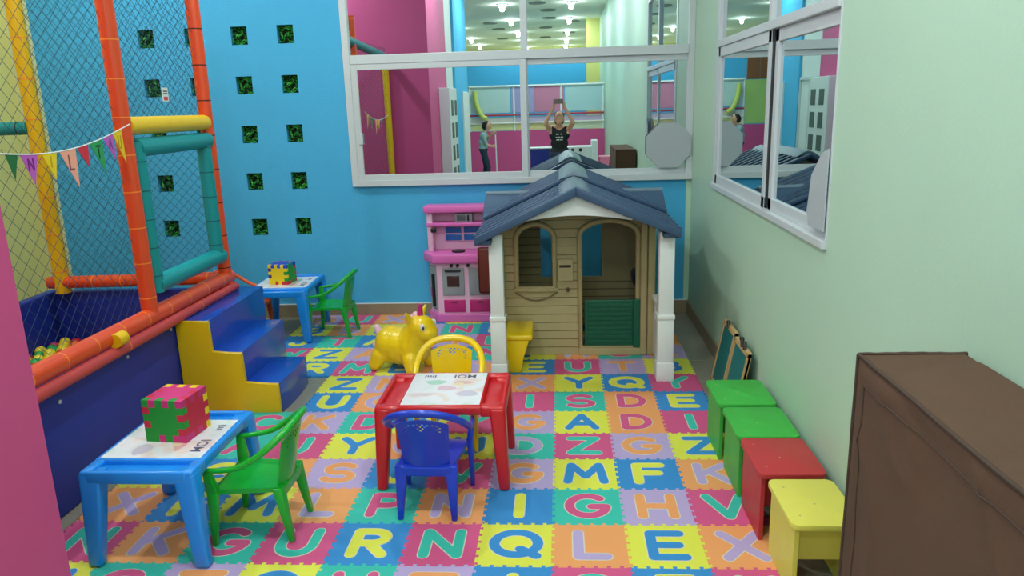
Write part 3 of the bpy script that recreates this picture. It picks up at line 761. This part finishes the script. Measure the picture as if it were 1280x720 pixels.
# ------------------------------------------------------------------ brown cloth covered cabinet
t = thing('covered_cabinet', 'tall cabinet under a fitted dark brown cloth cover against the green wall', 'cabinet', (.95, -1.3, FZ))
import mathutils
def fold(p):
    n = mathutils.noise.noise
    k = n(Vector((p[0]*3, p[1]*2.6, p[2]*3.5)))*.012+n(Vector((p[0]*9, p[1]*7+p[2]*5, p[2]*6)))*.004
    c = max(0, 1-abs(n(Vector((p[0]*2, p[1]*3.2-p[2]*2.2, p[2]*2.4+4))))*5)
    return k-c*c*.009
bm = N(); box(bm, .812, 1.085, -1.95, -.65, FZ, 1.075, .012, 2)
bmesh.ops.subdivide_edges(bm, edges=[e for e in bm.edges if e.calc_length() > .2], cuts=60, use_grid_fill=True)
for v in bm.verts:
    p = v.co.copy(); k = fold(p)
    if p.x < .83 and p.z < 1.055 and p.y < -.67: v.co.x += k
    if p.z > 1.06 and p.x > .83 and p.y < -.67: v.co.z += k*.6
    if p.y > -.67 and p.z < 1.055 and p.x > .83: v.co.y += k*.6
obj('cloth_cover', bm, M['brown'], t, smooth=60)
for a, b in (((.814, -1.95, 1.073), (.814, -.652, 1.073)), ((.814, -.652, 1.073), (1.084, -.652, 1.073)), ((.814, -.652, 1.073), (.814, -.652, .02))):
    bm = N(); tube(bm, [Vector(a).lerp(Vector(b), k/12)+Vector((random.uniform(-.001, .001),)*3) for k in range(13)], .006, 6); obj('piping', bm, M['browntop'], t, smooth=60)

for seam_pts in ([(-.715, .03+.98*k/60) for k in range(61)], [(-1.93+1.215*k/60, 1.01) for k in range(61)]):
    bm = N(); tube(bm, [(.812+fold((.812, y, z))-.0005, y, z) for y, z in seam_pts], .0025, 6); obj('stitched_seam', bm, M['browntop'], t, smooth=60)

# ------------------------------------------------------------------ playhouse
ph = thing('playhouse', 'tan plastic playhouse with blue gabled roof and white porch posts', 'playhouse', (.15, 2.5, 0))
FY = 2.50; BX0, BX1, BY1 = -.375, .665, 3.22
def halfw(z, o):      # half width of an arched opening at height z
    c, hw, zb, zs, zt = o
    if z < zb or z > zt: return 0
    if z <= zs: return hw
    return hw*math.sqrt(max(0, 1-((z-zs)/(zt-zs))**2))
WIN = (-.128, .130, .49, .83, .935); DOOR = (.372, .198, .06, .85, .95)
def roofz(x):         # underside of the main roof
    return 1.215-.47*abs(x-.14)
def siding(name, x0, x1, z, h, y, t=.016):
    if x1-x0 < .012: return
    bm = N(); hexa(bm, [(x0, y-t*.45, z), (x1, y-t*.45, z), (x1, y+t, z), (x0, y+t, z)], [(x0, y, z+h-.004), (x1, y, z+h-.004), (x1, y+t, z+h-.004), (x0, y+t, z+h-.004)], .002, 1)
    obj(name, bm, M['tan'], ph)
h = .06; k = 0; z = 0.0
while z < 1.18:
    zm = z+h/2; spans = [(BX0, BX1)]
    if zm > .93:
        hw = (1.205-zm)/.47; spans = [(max(BX0, .14-hw), min(BX1, .14+hw))]
    for o in (WIN, DOOR):
        w_ = halfw(zm, o)
        if w_ > 0:
            ns = []
            for a, b in spans: ns += [(a, min(b, o[0]-w_)), (max(a, o[0]+w_), b)]
            spans = [s for s in ns if s[1] > s[0]]
    for a, b in spans: siding('siding_board', a, b, z, h, FY)
    z += h
bm = N(); box(bm, BX0+.01, -.255, FY+.014, FY+.024, 0, .95); box(bm, .0, .175, FY+.014, FY+.024, 0, 1.1); box(bm, .57, BX1-.01, FY+.014, FY+.024, 0, .95); box(bm, -.258, .002, FY+.014, FY+.024, 0, .49)
obj('front_wall_core', bm, M['tan'], ph)
def arch_frame(o, y, r, bottom=True):
    c, hw, zb, zs, zt = o
    P = [(c-hw, y, zb)]+[(c-hw*math.cos(R(180*k/16)), y, zs+(zt-zs)*math.sin(R(180*k/16))) for k in range(17)]+[(c+hw, y, zb)]
    bm = N(); tube(bm, P, r, 8, closed=bottom); obj('opening_trim', bm, M['tan'], ph, smooth=50)
arch_frame(WIN, FY-.006, .019); arch_frame(DOOR, FY-.006, .019)
bm = N(); box(bm, WIN[0]-.155, WIN[0]+.155, FY-.03, FY+.01, .465, .49, .006); obj('window_ledge', bm, M['tan'], ph)
bm = N(); tube(bm, [(-.27+.29*k/14, FY-.012, .455-.055*math.sin(PI*k/14)) for k in range(15)], .005, 6); obj('swag_moulding', bm, mat('tan_groove', (120, 104, 70), .6), ph, smooth=60)
bm = N(); box(bm, .022, .13, FY-.022, FY, .535, .69, .008); mp = obj('mailbox_plate', bm, mat('tan_light', (198, 182, 138), .5), ph)
bm = N(); box(bm, .035, .115, FY-.026, FY-.02, .632, .65, .003); obj('mail_slot', bm, M['black'], mp)
bm = N(); cyl(bm, (.092, FY-.018, .475), .014, .02, 'y', 16); kb = obj('door_bell', bm, mat('bell_brown', (110, 84, 52), .5), ph, smooth=50)
bm = N(); cyl(bm, (.092, FY-.03, .475), .006, .006, 'y', 12); obj('bell_button', bm, M['black'], kb)
bm = N(); box(bm, .165, .60, FY-.03, FY+.03, 0, .055, .006); obj('door_sill', bm, M['tan'], ph)
for x0, x1 in ((.585, .63), (.635, .685)):
    bm = N(); box(bm, x0, x1, FY-.035, FY+.02, 0, .96, .01, 3); obj('corner_pilaster', bm, M['tan'], ph, smooth=50)
bm = N(); box(bm, BX0-.01, BX0+.035, FY-.03, FY+.02, 0, .96, .01, 3); obj('corner_pilaster', bm, M['tan'], ph, smooth=50)
# side and back walls
for x in (BX0, BX1-.02):
    bm = N()
    cells_wall(bm, [FY+.02, BY1, FY+.22, FY+.54], [0, .96, .45, .85], lambda y, z: True, lambda a, b, c, d: box(bm, x, x+.02, a, b, c, d))
    obj('side_wall', bm, M['tan'], ph)
bm = N()
cells_wall(bm, [BX0, BX1, -.11, .365], [0, 1.0, .40, .85], lambda x, z: not (-.11 < x < .365 and .40 < z < .85), lambda a, b, c, d: box(bm, a, b, BY1-.02, BY1, c, d))
prism(bm, [(-.28, 1.0), (.56, 1.0), (.14, 1.2)], BY1-.02, BY1, 'y')
obj('back_wall', bm, M['tan'], ph)
for zz in [.06*q for q in range(1, 17)]:
    bm = N(); box(bm, BX0+.02, -.11 if .4 < zz < .85 else BX1-.02, BY1-.024, BY1-.019, zz-.003, zz+.003); obj('board_groove', bm, MATS['tan_groove'], ph)
bm = N(); box(bm, .56, .645, 2.72, 2.95, .42, .53, .035, 3); obj('toy_sink', bm, mat('sink_navy', (26, 34, 66), .4), ph, smooth=50)
# half door
bm = N(); box(bm, .205, .575, FY-.022, FY-.002, .07, .40, .006); hd = obj('half_door', bm, M['greendoor'], ph)
for q in range(9):
    bm = N(); box(bm, .225, .535, FY-.028, FY-.02, .09+q*.033, .09+q*.033+.024, .003, 1); obj('door_slat', bm, M['greendoor'], hd)
bm = N(); box(bm, .538, .585, FY-.036, FY-.004, .06, .405, .006); obj('door_hinge_stile', bm, M['greendoor'], hd)
# roof: porch section and a slightly higher main section, made of ribbed planks
def slope(y0, y1, dz, side, xe, ze, name='roof_plank', t=.03):
    xr, zr = .14, 1.205+dz
    bm = N(); n = Vector((side*(zr-ze), 0, abs(xe-xr))).normalized()*t
    A = Vector((xr, 0, zr)); B = Vector((xe, 0, ze+dz)); pts = [A, B, B+n, A+Vector((0, 0, t*1.08))]
    lo = [(p.x, y0, p.z) for p in pts]; hi = [(p.x, y1, p.z) for p in pts]
    hexa(bm, lo, hi, .007, 2); obj(name, bm, M['navyroof'], ph, smooth=50)
for side, xe, ze in ((-1, -.465, .925), (1, .752, .95)):
    y = 1.885; q = 0
    while y < 2.50:
        wd = (.03, .095)[q % 2]
        slope(y, y+wd-.003, .012 if q % 2 == 0 else 0, side, xe, ze); y += wd; q += 1
    yend = y
    while y < 3.30:
        wd = (.03, .095)[q % 2]
        slope(y, y+wd-.003, .022+(.012 if q % 2 == 0 else 0), side, xe, ze); y += wd; q += 1
for y0, y1, dz in ((1.88, 2.50, 0), (2.50, 3.31, .03)):
    bm = N(); zr = 1.247+dz
    prism(bm, [(.14-.10, zr-.05), (.14-.045, zr-.012), (.14, zr+.004), (.14+.045, zr-.012), (.14+.10, zr-.05), (.14, zr-.02)], y0, y1, 'y', .004); obj('ridge_cap', bm, M['ridgep'], ph, smooth=50)
# front barge boards
for side, xe, ze in ((-1, -.47, .905), (1, .757, .93)):
    bm = N(); hexa(bm, [(.14, 1.862, 1.19), (xe, 1.862, ze), (xe, 1.862, ze+.05), (.14, 1.862, 1.245)], [(.14, 1.89, 1.19), (xe, 1.89, ze), (xe, 1.89, ze+.05), (.14, 1.89, 1.245)], .006); obj('barge_board', bm, M['navyroof'], ph, smooth=50)
    bm = N(); box(bm, min(xe, xe-side*.1), max(xe, xe-side*.1), 1.89, 2.5, ze-.002, ze+.03, .006); obj('eave_fascia', bm, M['navyroof'], ph, smooth=50)
# side dormer gables
for side, xe in ((-1, -.49), (1, .775)):
    bm = N(); x0, x1 = sorted((xe, .14+side*.22))
    prism(bm, [(2.56, .955), (3.2, .955), (2.95, 1.085), (2.88, 1.10), (2.81, 1.085)], x0, x1, 'x', .006); obj('side_gable', bm, M['navyroof'], ph, smooth=50)
    bm = N(); tube(bm, [(x0, 2.88, 1.10), (x1, 2.88, 1.10)], .018, 10); obj('gable_ridge', bm, M['ridgep'], ph, smooth=60)
# white gable board with an arched lower edge
top = [(-.20, 1.045), (.14, 1.19), (.475, 1.045)]
bot = [(.475-.675*k/14, 1.035+.035*math.sin(PI*k/14)) for k in range(15)]
bm = N(); prism(bm, top+bot, 1.925, 1.955, 'y', .003); obj('gable_board', bm, M['cream'], ph, smooth=50)
# porch posts, rails
for x0, x1, tz in ((-.405, -.302, .955), (.635, .745, .955)):
    bm = N(); c = (x0+x1)/2; hw = (x1-x0)/2
    box(bm, c-hw, c+hw, 1.955, 2.055, 0, .125, .006); box(bm, c-hw*.92, c+hw*.92, 1.96, 2.05, .12, .415, .006); box(bm, c-hw, c+hw, 1.952, 2.058, .405, .435, .006); box(bm, c-hw*.84, c+hw*.84, 1.965, 2.045, .43, tz, .006)
    po = obj('porch_post', bm, M['cream'], ph, smooth=50)
for x in (-.36, .685):
    bm = N(); box(bm, x-.012, x+.012, 2.05, 2.49, .02, .30, .005); box(bm, x-.02, x+.02, 2.05, 2.49, .40, .435, .006)
    for y in (2.12, 2.22, 2.32, 2.42): box(bm, x-.009, x+.009, y-.015, y+.015, .3, .4, .003)
    obj('porch_rail', bm, M['cream'], ph)
bm = N(); box(bm, -.335, -.145, 2.125, 2.475, .222, .262, .014, 3)
prism(bm, [(-.33, .23), (-.165, .23), (-.185, .17), (-.212, .11), (-.222, 0), (-.33, 0)], 2.135, 2.44, 'y', .006)
obj('porch_bench', bm, M['yellowp'], ph, smooth=50)

# ------------------------------------------------------------------ pink play kitchen
kt = thing('play_kitchen', 'pink and white toy kitchen with grey oven doors between unicorn and playhouse', 'toy kitchen', (-.72, 3.45, 0))
def kbox(name, x0, x1, y0, y1, z0, z1, m, bev=.006, parent=None):
    bm = N(); box(bm, x0, x1, y0, y1, z0, z1, bev); return obj(name, bm, m, parent or kt, smooth=45)
kbox('back_panel', -1.02, -.40, 3.53, 3.555, .06, .94, M['pinkl'])
bm = N(); prism(bm, [(-1.035, 3.55), (-1.035, 3.47), (-.955, 3.345), (-.39, 3.345), (-.39, 3.55)], .06, .50, 'z', .006); obj('lower_cabinet', bm, M['pinkl'], kt)
bm = N(); prism(bm, [(-1.05, 3.555), (-1.05, 3.46), (-.965, 3.325), (-.38, 3.325), (-.38, 3.555)], 0, .075, 'z', .012); obj('plinth', bm, M['pinkm'], kt)
bm = N(); prism(bm, [(-1.075, 3.555), (-1.075, 3.45), (-.98, 3.30), (-.37, 3.30), (-.37, 3.555)], .495, .575, 'z', .014); obj('counter', bm, M['pinkm'], kt, smooth=50)
ov = kbox('oven_door', -.915, -.735, 3.335, 3.35, .225, .455, M['grey'])
kbox('oven_window', -.875, -.775, 3.331, 3.337, .30, .39, mat('oven_glass', (70, 44, 44), .2), .004, ov); kbox('oven_handle', -.89, -.76, 3.318, 3.337, .425, .443, M['black'], .005, ov)
kbox('cabinet_door', -.70, -.52, 3.335, 3.35, .225, .455, M['grey'])
for x0, x1 in ((-.91, -.735), (-.70, -.525)):
    dr = kbox('drawer', x0, x1, 3.335, 3.35, .085, .19, M['pinkd']); kbox('drawer_pull', (x0+x1)/2-.025, (x0+x1)/2+.025, 3.329, 3.337, .168, .178, M['black'], .003, dr)
for x in (-.835, -.785, -.70):
    bm = N(); cyl(bm, (x, 3.338, .475), .014, .022, 'y', 14); obj('knob', bm, M['black'], kt, smooth=50)
# angled fridge front at the corner
def slab(name, z0, z1, u0, u1, off, th, m, parent):
    a, b = Vector((-1.035, 3.47, 0)), Vector((-.955, 3.345, 0)); d = b-a; n = Vector((-d.y, d.x, 0)).normalized()*-1
    n = Vector((d.y, -d.x, 0)).normalized()
    if n.y > 0: n = -n
    p0, p1 = a+d*u0+n*off, a+d*u1+n*off; q0, q1 = p0+n*th, p1+n*th
    bm = N(); hexa(bm, [(v.x, v.y, z0) for v in (p0, p1, q1, q0)], [(v.x, v.y, z1) for v in (p0, p1, q1, q0)], .003); return obj(name, bm, m, parent)
fd = slab('fridge_door', .10, .46, .1, .9, 0, .01, M['grey'], kt); slab('fridge_handle', .13, .40, .62, .8, .01, .02, M['black'], fd); slab('fridge_magnet', .2, .28, .25, .5, .01, .006, M['pinkd'], fd)
for x0, x1 in ((-1.03, -.985), (-.44, -.40)): kbox('upright', x0, x1, 3.42, 3.53, .575, .9, M['pinkl'])
kbox('shelf', -1.03, -.40, 3.40, 3.53, .785, .812, M['pinkm']); kbox('canopy', -1.05, -.38, 3.385, 3.555, .895, .95, M['pinkm'], .012)
wn = kbox('toy_window', -.905, -.60, 3.518, 3.531, .64, .77, M['pinkl'])
for x0, x1 in ((-.895, -.765), (-.745, -.615)):
    for z0, z1 in ((.65, .70), (.712, .76)): kbox('window_pane', x0, x1, 3.513, 3.52, z0, z1, mat('pane_blue', (40, 110, 190), .3), .002, wn)
mw = kbox('microwave', -.80, -.66, 3.42, 3.51, .813, .885, M['grey']); kbox('microwave_window', -.785, -.715, 3.416, 3.422, .825, .873, mat('smoke', (92, 98, 104), .3), .003, mw); kbox('microwave_handle', -.70, -.685, 3.408, 3.422, .825, .873, M['black'], .003, mw)
kbox('phone', -1.0, -.955, 3.405, 3.425, .735, .77, M['black'])
bm = N(); cyl(bm, (-.78, 3.41, .58), .055, .012, seg=22); obj('hob', bm, M['black'], kt)
bm = N(); box(bm, -.612, -.47, 3.275, 3.297, .255, .63, .02, 3); obj('open_door', bm, M['brownp'], kt, smooth=50)

# ------------------------------------------------------------------ bouncy unicorn
un = thing('bouncy_unicorn', 'yellow inflatable hopping unicorn with a magenta horn on the foam mat', 'inflatable toy', (-1.02, 2.24, 0), R(-24))
bm = N()
ellip(bm, (-.03, 0, .16), (.17, .125, .13), 20, 12); ellip(bm, (-.10, 0, .165), (.11, .13, .13), 20, 12); ellip(bm, (.08, 0, .165), (.105, .12, .13), 20, 12)
capsule(bm, (.08, 0, .2), (.125, 0, .29), .112, .09); ellip(bm, (.145, 0, .31), (.10, .092, .085), 20, 12); ellip(bm, (.20, 0, .275), (.068, .076, .062), 16, 10)
for x, y in ((.11, .085), (.11, -.085), (-.14, .09), (-.14, -.09)): capsule(bm, (x, y, .10), (x*1.2, y*1.25, .045), .058, .045)
for s in (-1, 1): capsule(bm, (.11, s*.06, .365), (.115, s*.115, .425), .026, .013)
blob('body', bm, M['yellowp'], un, .010, 4, world=False)
bm = N(); tube(bm, [(.145, 0, .375), (.148, 0, .41), (.152, 0, .44), (.156, 0, .47)], [.022, .019, .016, .009], 12); obj('horn', bm, M['pinkd'], un, smooth=50, world=False)
bm = N(); ellip(bm, (.115, 0, .388), (.03, .022, .026)); ellip(bm, (.09, 0, .365), (.026, .022, .03)); obj('mane', bm, mat('pale_pink_plastic', (240, 190, 200), .4), un, smooth=80, world=False)
bm = N(); capsule(bm, (-.19, 0, .215), (-.215, 0, .265), .032, .024); obj('tail', bm, mat('pale_lilac_plastic', (232, 190, 214), .4), un, smooth=80, world=False)
for s in (-1, 1):
    bm = N(); ellip(bm, (.205, s*.066, .33), (.02, .014, .024), rot=Euler((0, 0, s*.5))); e = obj('eye', bm, M['white'], un, smooth=80, world=False)
    bm = N(); ellip(bm, (.216, s*.074, .33), (.009, .007, .012), rot=Euler((0, 0, s*.5))); obj('pupil', bm, M['black'], e, smooth=80, world=False)
bm = N(); ellip(bm, (-.175, -.07, .17), (.028, .03, .03)); obj('spot', bm, MATS['pale_pink_plastic'], un, smooth=80, world=False)

# ------------------------------------------------------------------ things behind the camera, seen in the mirror glass
def simple(name, label, cat, parts, loc, group=None):
    t = thing(name, label, cat, loc, 0, group)
    for pn, b, m, bev in parts:
        bm = N(); box(bm, *b, bev); obj(pn, bm, m, t)
    return t
simple('tall_shelf_unit', 'tall white shelf unit with dark square openings against the pink wall', 'shelf',
       [('body', (-1.638, -1.49, -1.93, -1.15, FZ, 1.97), M['white'], .006)]+[('opening', (-1.494, -1.484, y, y+.2, z, z+.22), mat('shelf_dark', (84, 100, 96), .7), .0) for y in (-1.86, -1.5) for z in (.3, .62, .94, 1.26, 1.58)], (-1.5, -1.5, FZ))
simple('navy_box', 'navy blue storage box in front of the white toy unit', 'box', [('body', (-.47, -.01, -4.1, -3.8, FZ, .93), mat('box_navy', (26, 40, 130), .5), .01), ('lid', (-.48, 0, -4.11, -3.79, .93, .95), mat('box_white', (230, 230, 230), .5), .004)], (-.2, -3.9, FZ))
wu = simple('white_toy_unit', 'white toy counter with two dark knobs and a raised end', 'toy', [('body', (.0, .62, -4.25, -3.85, FZ, .95), M['white'], .01), ('raised_end', (.62, .73, -4.25, -3.85, FZ, 1.05), M['white'], .01)], (.3, -4.0, FZ))
for x in (.28, .42):
    bm = N(); cyl(bm, (x, -3.845, .89), .03, .02, 'y', 14); obj('knob', bm, M['black'], wu)
simple('pink_box', 'pale pink toy box beside the white toy counter', 'box', [('body', (.76, .95, -4.1, -3.85, FZ, .74), mat('box_pink', (244, 130, 165), .5), .015), ('lid', (.75, .96, -4.11, -3.84, .74, .77), mat('box_pink2', (250, 150, 180), .5), .006)], (.85, -4.0, FZ))
pf = thing('play_fence', 'pink partition with pale coloured panels, rails and brown boards in the hall', 'partition', (-.4, -8, FZ))
def pbox(n, b, m, bev=.004):
    bm = N(); box(bm, *b, bev); return obj(n, bm, m, pf)
pbox('pink_board', (-3.5, 1.09, -8.06, -8.0, FZ, 1.11), M['wall_pink'])
cols = [(-2.0, -1.05, (190, 214, 214)), (-1.05, -.52, (168, 160, 206)), (-.52, .18, (206, 128, 160)), (.18, 1.08, (176, 208, 214))]
for x0, x1, c in cols: pbox('panel', (x0+.01, x1-.01, -8.05, -8.02, 1.52, 2.10), mat('panel_%d' % int(c[0]), c, .5))
for x0, x1, c in ((-2.0, -1.0, (226, 222, 160)), (-1.0, .1, (230, 206, 150)), (.1, 1.08, (214, 220, 190))): pbox('lower_panel', (x0+.01, x1-.01, -8.05, -8.02, 1.12, 1.28), mat('lpanel_%d' % int(c[0]), c, .5))
for x0, x1, c in ((-2.0, -1.0, (214, 206, 200)), (-1.0, 1.08, (196, 176, 206))): pbox('middle_panel', (x0+.01, x1-.01, -8.05, -8.02, 1.29, 1.42), mat('mpanel_%d' % int(c[0]), c, .5))
for z, c in ((1.47, (190, 60, 80)), (1.285, (226, 220, 210)), (2.11, (226, 236, 236))):
    bm = N(); tube(bm, [(-2.0, -8.0, z), (1.08, -8.0, z)], .022, 10); obj('rail', bm, mat('rail_%d' % int(c[0]+z*10), c, .4), pf, smooth=60)
for x in (-2.0, -.98, .1, 1.06):
    bm = N(); tube(bm, [(x, -8.03, FZ), (x, -8.03, 2.13)], .025, 10); obj('upright', bm, M['white'], pf, smooth=60)
bm = N(); tube(bm, [(-1.86+.26*(1-math.cos(R(a))), -7.92, 2.02-.62*math.sin(R(a))*1.0) for a in range(0, 91, 9)][::-1], .055, 10); tag(obj('foam_arch', bm, mat('lime', (206, 214, 110), .5), None, smooth=60), 'lime yellow bent foam noodle in front of the hall panels', 'foam noodle')
pbox('panel', (-3.48, -2.03, -8.05, -8.02, 1.13, 2.09), mat('panel_lime', (176, 206, 120), .5))
for k in range(5): pbox('brown_board', (-3.48+.29*k, -3.2+.29*k, -8.05, -8.01, 2.10, 2.66), mat('brownwood', (136, 84, 50), .5))
bm = N(); tube(bm, [(-3.48, -8.03, FZ), (-3.48, -8.03, 2.68)], .025, 10); obj('upright', bm, M['white'], pf, smooth=60)

SKIN = mat('skin', (214, 160, 130), .55); HAIR = mat('dark_hair', (34, 26, 26), .6)
def figure(name, label, loc, bm, mats, pick, hair, voxel=.011):
    t = thing(name, label, 'person', loc)
    b = blob('body', bm, mats, t, voxel, 4)
    inv = wm(t)
    for p in b.data.polygons: p.material_index = pick(inv @ p.center)
    hb = N(); hair(hb); blob('hair', hb, HAIR, t, .012, 3)
    return t
def hand(bm, w, d, up, side, s=1.0):
    """palm and five bent fingers; w wrist, d pointing direction, up = palm normal, side = towards the thumb"""
    w, d, up, side = Vector(w), Vector(d).normalized(), Vector(up).normalized(), Vector(side).normalized()
    c = w+d*.045*s
    capsule(bm, w, c+d*.02*s, .024*s, .03*s, 10); capsule(bm, c-side*.022*s, c+side*.022*s, .021*s, .021*s, 10)
    for k, L in enumerate((.062, .075, .08, .07)):
        b0 = c+d*.025*s+side*(-.03+.02*k)*s; b1 = b0+d*L*.5*s+up*.008*s; b2 = b1+d*L*.32*s+up*.03*s
        capsule(bm, b0, b1, .0105*s, .0095*s, 8); capsule(bm, b1, b2, .0095*s, .008*s, 8)
    b0 = w+d*.02*s+side*.022*s; b1 = b0+d*.025*s+side*.03*s; capsule(bm, b0, b1, .012*s, .011*s, 8); capsule(bm, b1, b1+d*.025*s+up*.012*s, .011*s, .009*s, 8)
def head(bm, c, r=.095, fwd=(0, 1, 0)):
    c, f = Vector(c), Vector(fwd).normalized(); s = f.cross(Vector((0, 0, 1))).normalized(); u = s.cross(f)
    ellip(bm, c+u*.015, (r*.82, r*.95, r*1.05)); ellip(bm, c+f*.02-u*.05, (r*.6, r*.62, r*.6))
    capsule(bm, c+f*r*.85+u*.005, c+f*r*1.1-u*.022, .010, .014, 8)
    for q in (-1, 1): ellip(bm, c+s*q*r*.83-u*.005, (.012, .02, .03), 8, 6); ellip(bm, c+f*r*.72+s*q*.035+u*.022, (.016,)*3, 8, 6)
    capsule(bm, c+f*r*.83-u*.052-s*.018, c+f*r*.83-u*.052+s*.018, .007, .007, 8)
# photographer
X0, Y0 = .05, -2.95
bm = N()
for s in (-1, 1):
    capsule(bm, (X0+s*.09, Y0, .86), (X0+s*.10, Y0+.01, .46), .085, .058); capsule(bm, (X0+s*.10, Y0+.01, .46), (X0+s*.105, Y0-.01, .08), .056, .036)
    capsule(bm, (X0+s*.105, Y0-.03, .03), (X0+s*.115, Y0+.13, .022), .038, .032)
    capsule(bm, (X0+s*.165, Y0+.03, 1.30), (X0+s*.225, Y0+.21, 1.40), .044, .036); capsule(bm, (X0+s*.225, Y0+.21, 1.40), (X0+s*.085, Y0+.30, 1.655), .035, .024)
    hand(bm, (X0+s*.085, Y0+.30, 1.655), (-s*.12, .10, 1), (-s, .2, 0), (-s*.3, 1, .2), .9)
capsule(bm, (X0-.07, Y0, .90), (X0+.07, Y0, .90), .11, .11); capsule(bm, (X0-.05, Y0, 1.06), (X0+.05, Y0, 1.06), .098, .098); capsule(bm, (X0-.075, Y0+.015, 1.20), (X0+.075, Y0+.015, 1.20), .10, .10); capsule(bm, (X0-.13, Y0+.015, 1.30), (X0+.13, Y0+.015, 1.30), .058, .058)
capsule(bm, (X0, Y0+.02, 1.31), (X0, Y0+.045, 1.40), .05, .046); head(bm, (X0, Y0+.075, 1.465), .098, (0, 1, .25))
def pick(p):
    if p.z < .05: return 3
    if p.z < .93: return 2
    if p.z < 1.345 and abs(p.x-X0) < (.15 if p.z < 1.22 else .125) and p.z < 1.27+abs(p.x-X0)*.7: return 1
    if p.z < 1.22 and abs(p.x-X0) < .19: return 1
    return 0
def hair1(b):
    ellip(b, (X0, Y0+.05, 1.50), (.088, .095, .085)); ellip(b, (X0, Y0-.01, 1.44), (.086, .06, .10)); ellip(b, (X0, Y0-.05, 1.40), (.05, .05, .12))
pt = figure('person', 'person in a black tank top holding a phone overhead', (X0, Y0, FZ), bm, [SKIN, mat('black_cotton', (24, 26, 28), .8), mat('jeans', (40, 52, 76), .8), M['black']], pick, hair1)
for z, xs in ((1.215, (-.045, -.02, .03)), (1.165, (-.05, -.025, 0, .03, .05)), (1.125, (-.04, -.01, .02, .045))):
    for x in xs:
        bm = N(); box(bm, X0+x-.009, X0+x+.009, Y0+.095, Y0+.122, z-.009, z+.009, .002); obj('shirt_print', bm, M['white'], pt)
ph2 = thing('smartphone', 'dark smartphone held overhead by the person in black', 'phone', (CAM.x, CAM.y-.035, 1.735))
bm = N(); box(bm, CAM.x-.085, CAM.x+.07, CAM.y-.040, CAM.y-.031, 1.70, 1.775, .003); obj('phone_body', bm, mat('phone_grey', (120, 100, 96), .35), ph2)
bm = N(); cyl(bm, (CAM.x, CAM.y-.029, 1.752), .007, .004, 'y', 14); obj('camera_lens', bm, M['black'], ph2)
# sweeping person
X1, Y1 = -1.56, -6.4
bm = N()
for q, dx in ((-1, -.04), (1, .07)):
    yy = Y1+q*.075
    capsule(bm, (X1, yy, .78), (X1+.06+dx*.6, yy, .43), .075, .055); capsule(bm, (X1+.06+dx*.6, yy, .43), (X1+.0+dx, yy, .08), .052, .036); capsule(bm, (X1+dx-.01, yy, .03), (X1+dx+.14, yy, .022), .036, .03)
capsule(bm, (X1, Y1-.06, .82), (X1, Y1+.06, .82), .095, .095); capsule(bm, (X1, Y1-.05, .95), (X1, Y1+.05, .95), .095, .095); capsule(bm, (X1+.02, Y1-.09, 1.08), (X1+.02, Y1+.09, 1.08), .085, .085)
capsule(bm, (X1+.03, Y1, 1.12), (X1+.08, Y1, 1.21), .046, .044); head(bm, (X1+.105, Y1, 1.28), .092, (1, 0, -.35))
for q, hz in ((1, .86), (-1, 1.13)):
    el = (X1+.09, Y1+q*.16, .90 if q > 0 else .98); capsule(bm, (X1+.02, Y1+q*.14, 1.09), el, .043, .034); wr = (X1+.185, Y1+q*.03, hz); capsule(bm, el, wr, .033, .024); hand(bm, wr, (1, -q*.4, 0), (0, -q, 0), (0, 0, 1), .85)
def pick2(p):
    if p.z < .05: return 3
    if p.z < .82: return 2
    if p.x < X1+.13 and p.z < 1.17 and not (p.x > X1+.10): return 1
    return 0
def hair2(b):
    ellip(b, (X1+.09, Y1, 1.31), (.095, .085, .085)); ellip(b, (X1+.05, Y1, 1.28), (.07, .082, .085))
figure('person', 'person in a grey shirt and dark trousers leaning over a white broom', (X1, Y1, FZ), bm, [SKIN, mat('grey_cotton', (150, 172, 172), .8), mat('navy_cotton', (36, 52, 72), .8), M['black']], pick2, hair2)
br = thing('broom', 'white handled broom held by the person in the grey shirt', 'broom', (X1+.26, Y1, FZ))
bm = N(); tube(bm, [(X1+.275, Y1, .05), (X1+.265, Y1, 1.16)], .014, 10); obj('handle', bm, M['white'], br, smooth=60)
bm = N(); hexa(bm, [(X1+.19, Y1-.03, FZ), (X1+.36, Y1-.03, FZ), (X1+.36, Y1+.03, FZ), (X1+.19, Y1+.03, FZ)], [(X1+.22, Y1-.02, .09), (X1+.33, Y1-.02, .09), (X1+.33, Y1+.02, .09), (X1+.22, Y1+.02, .09)], .006); obj('broom_head', bm, M['redpink'], br)
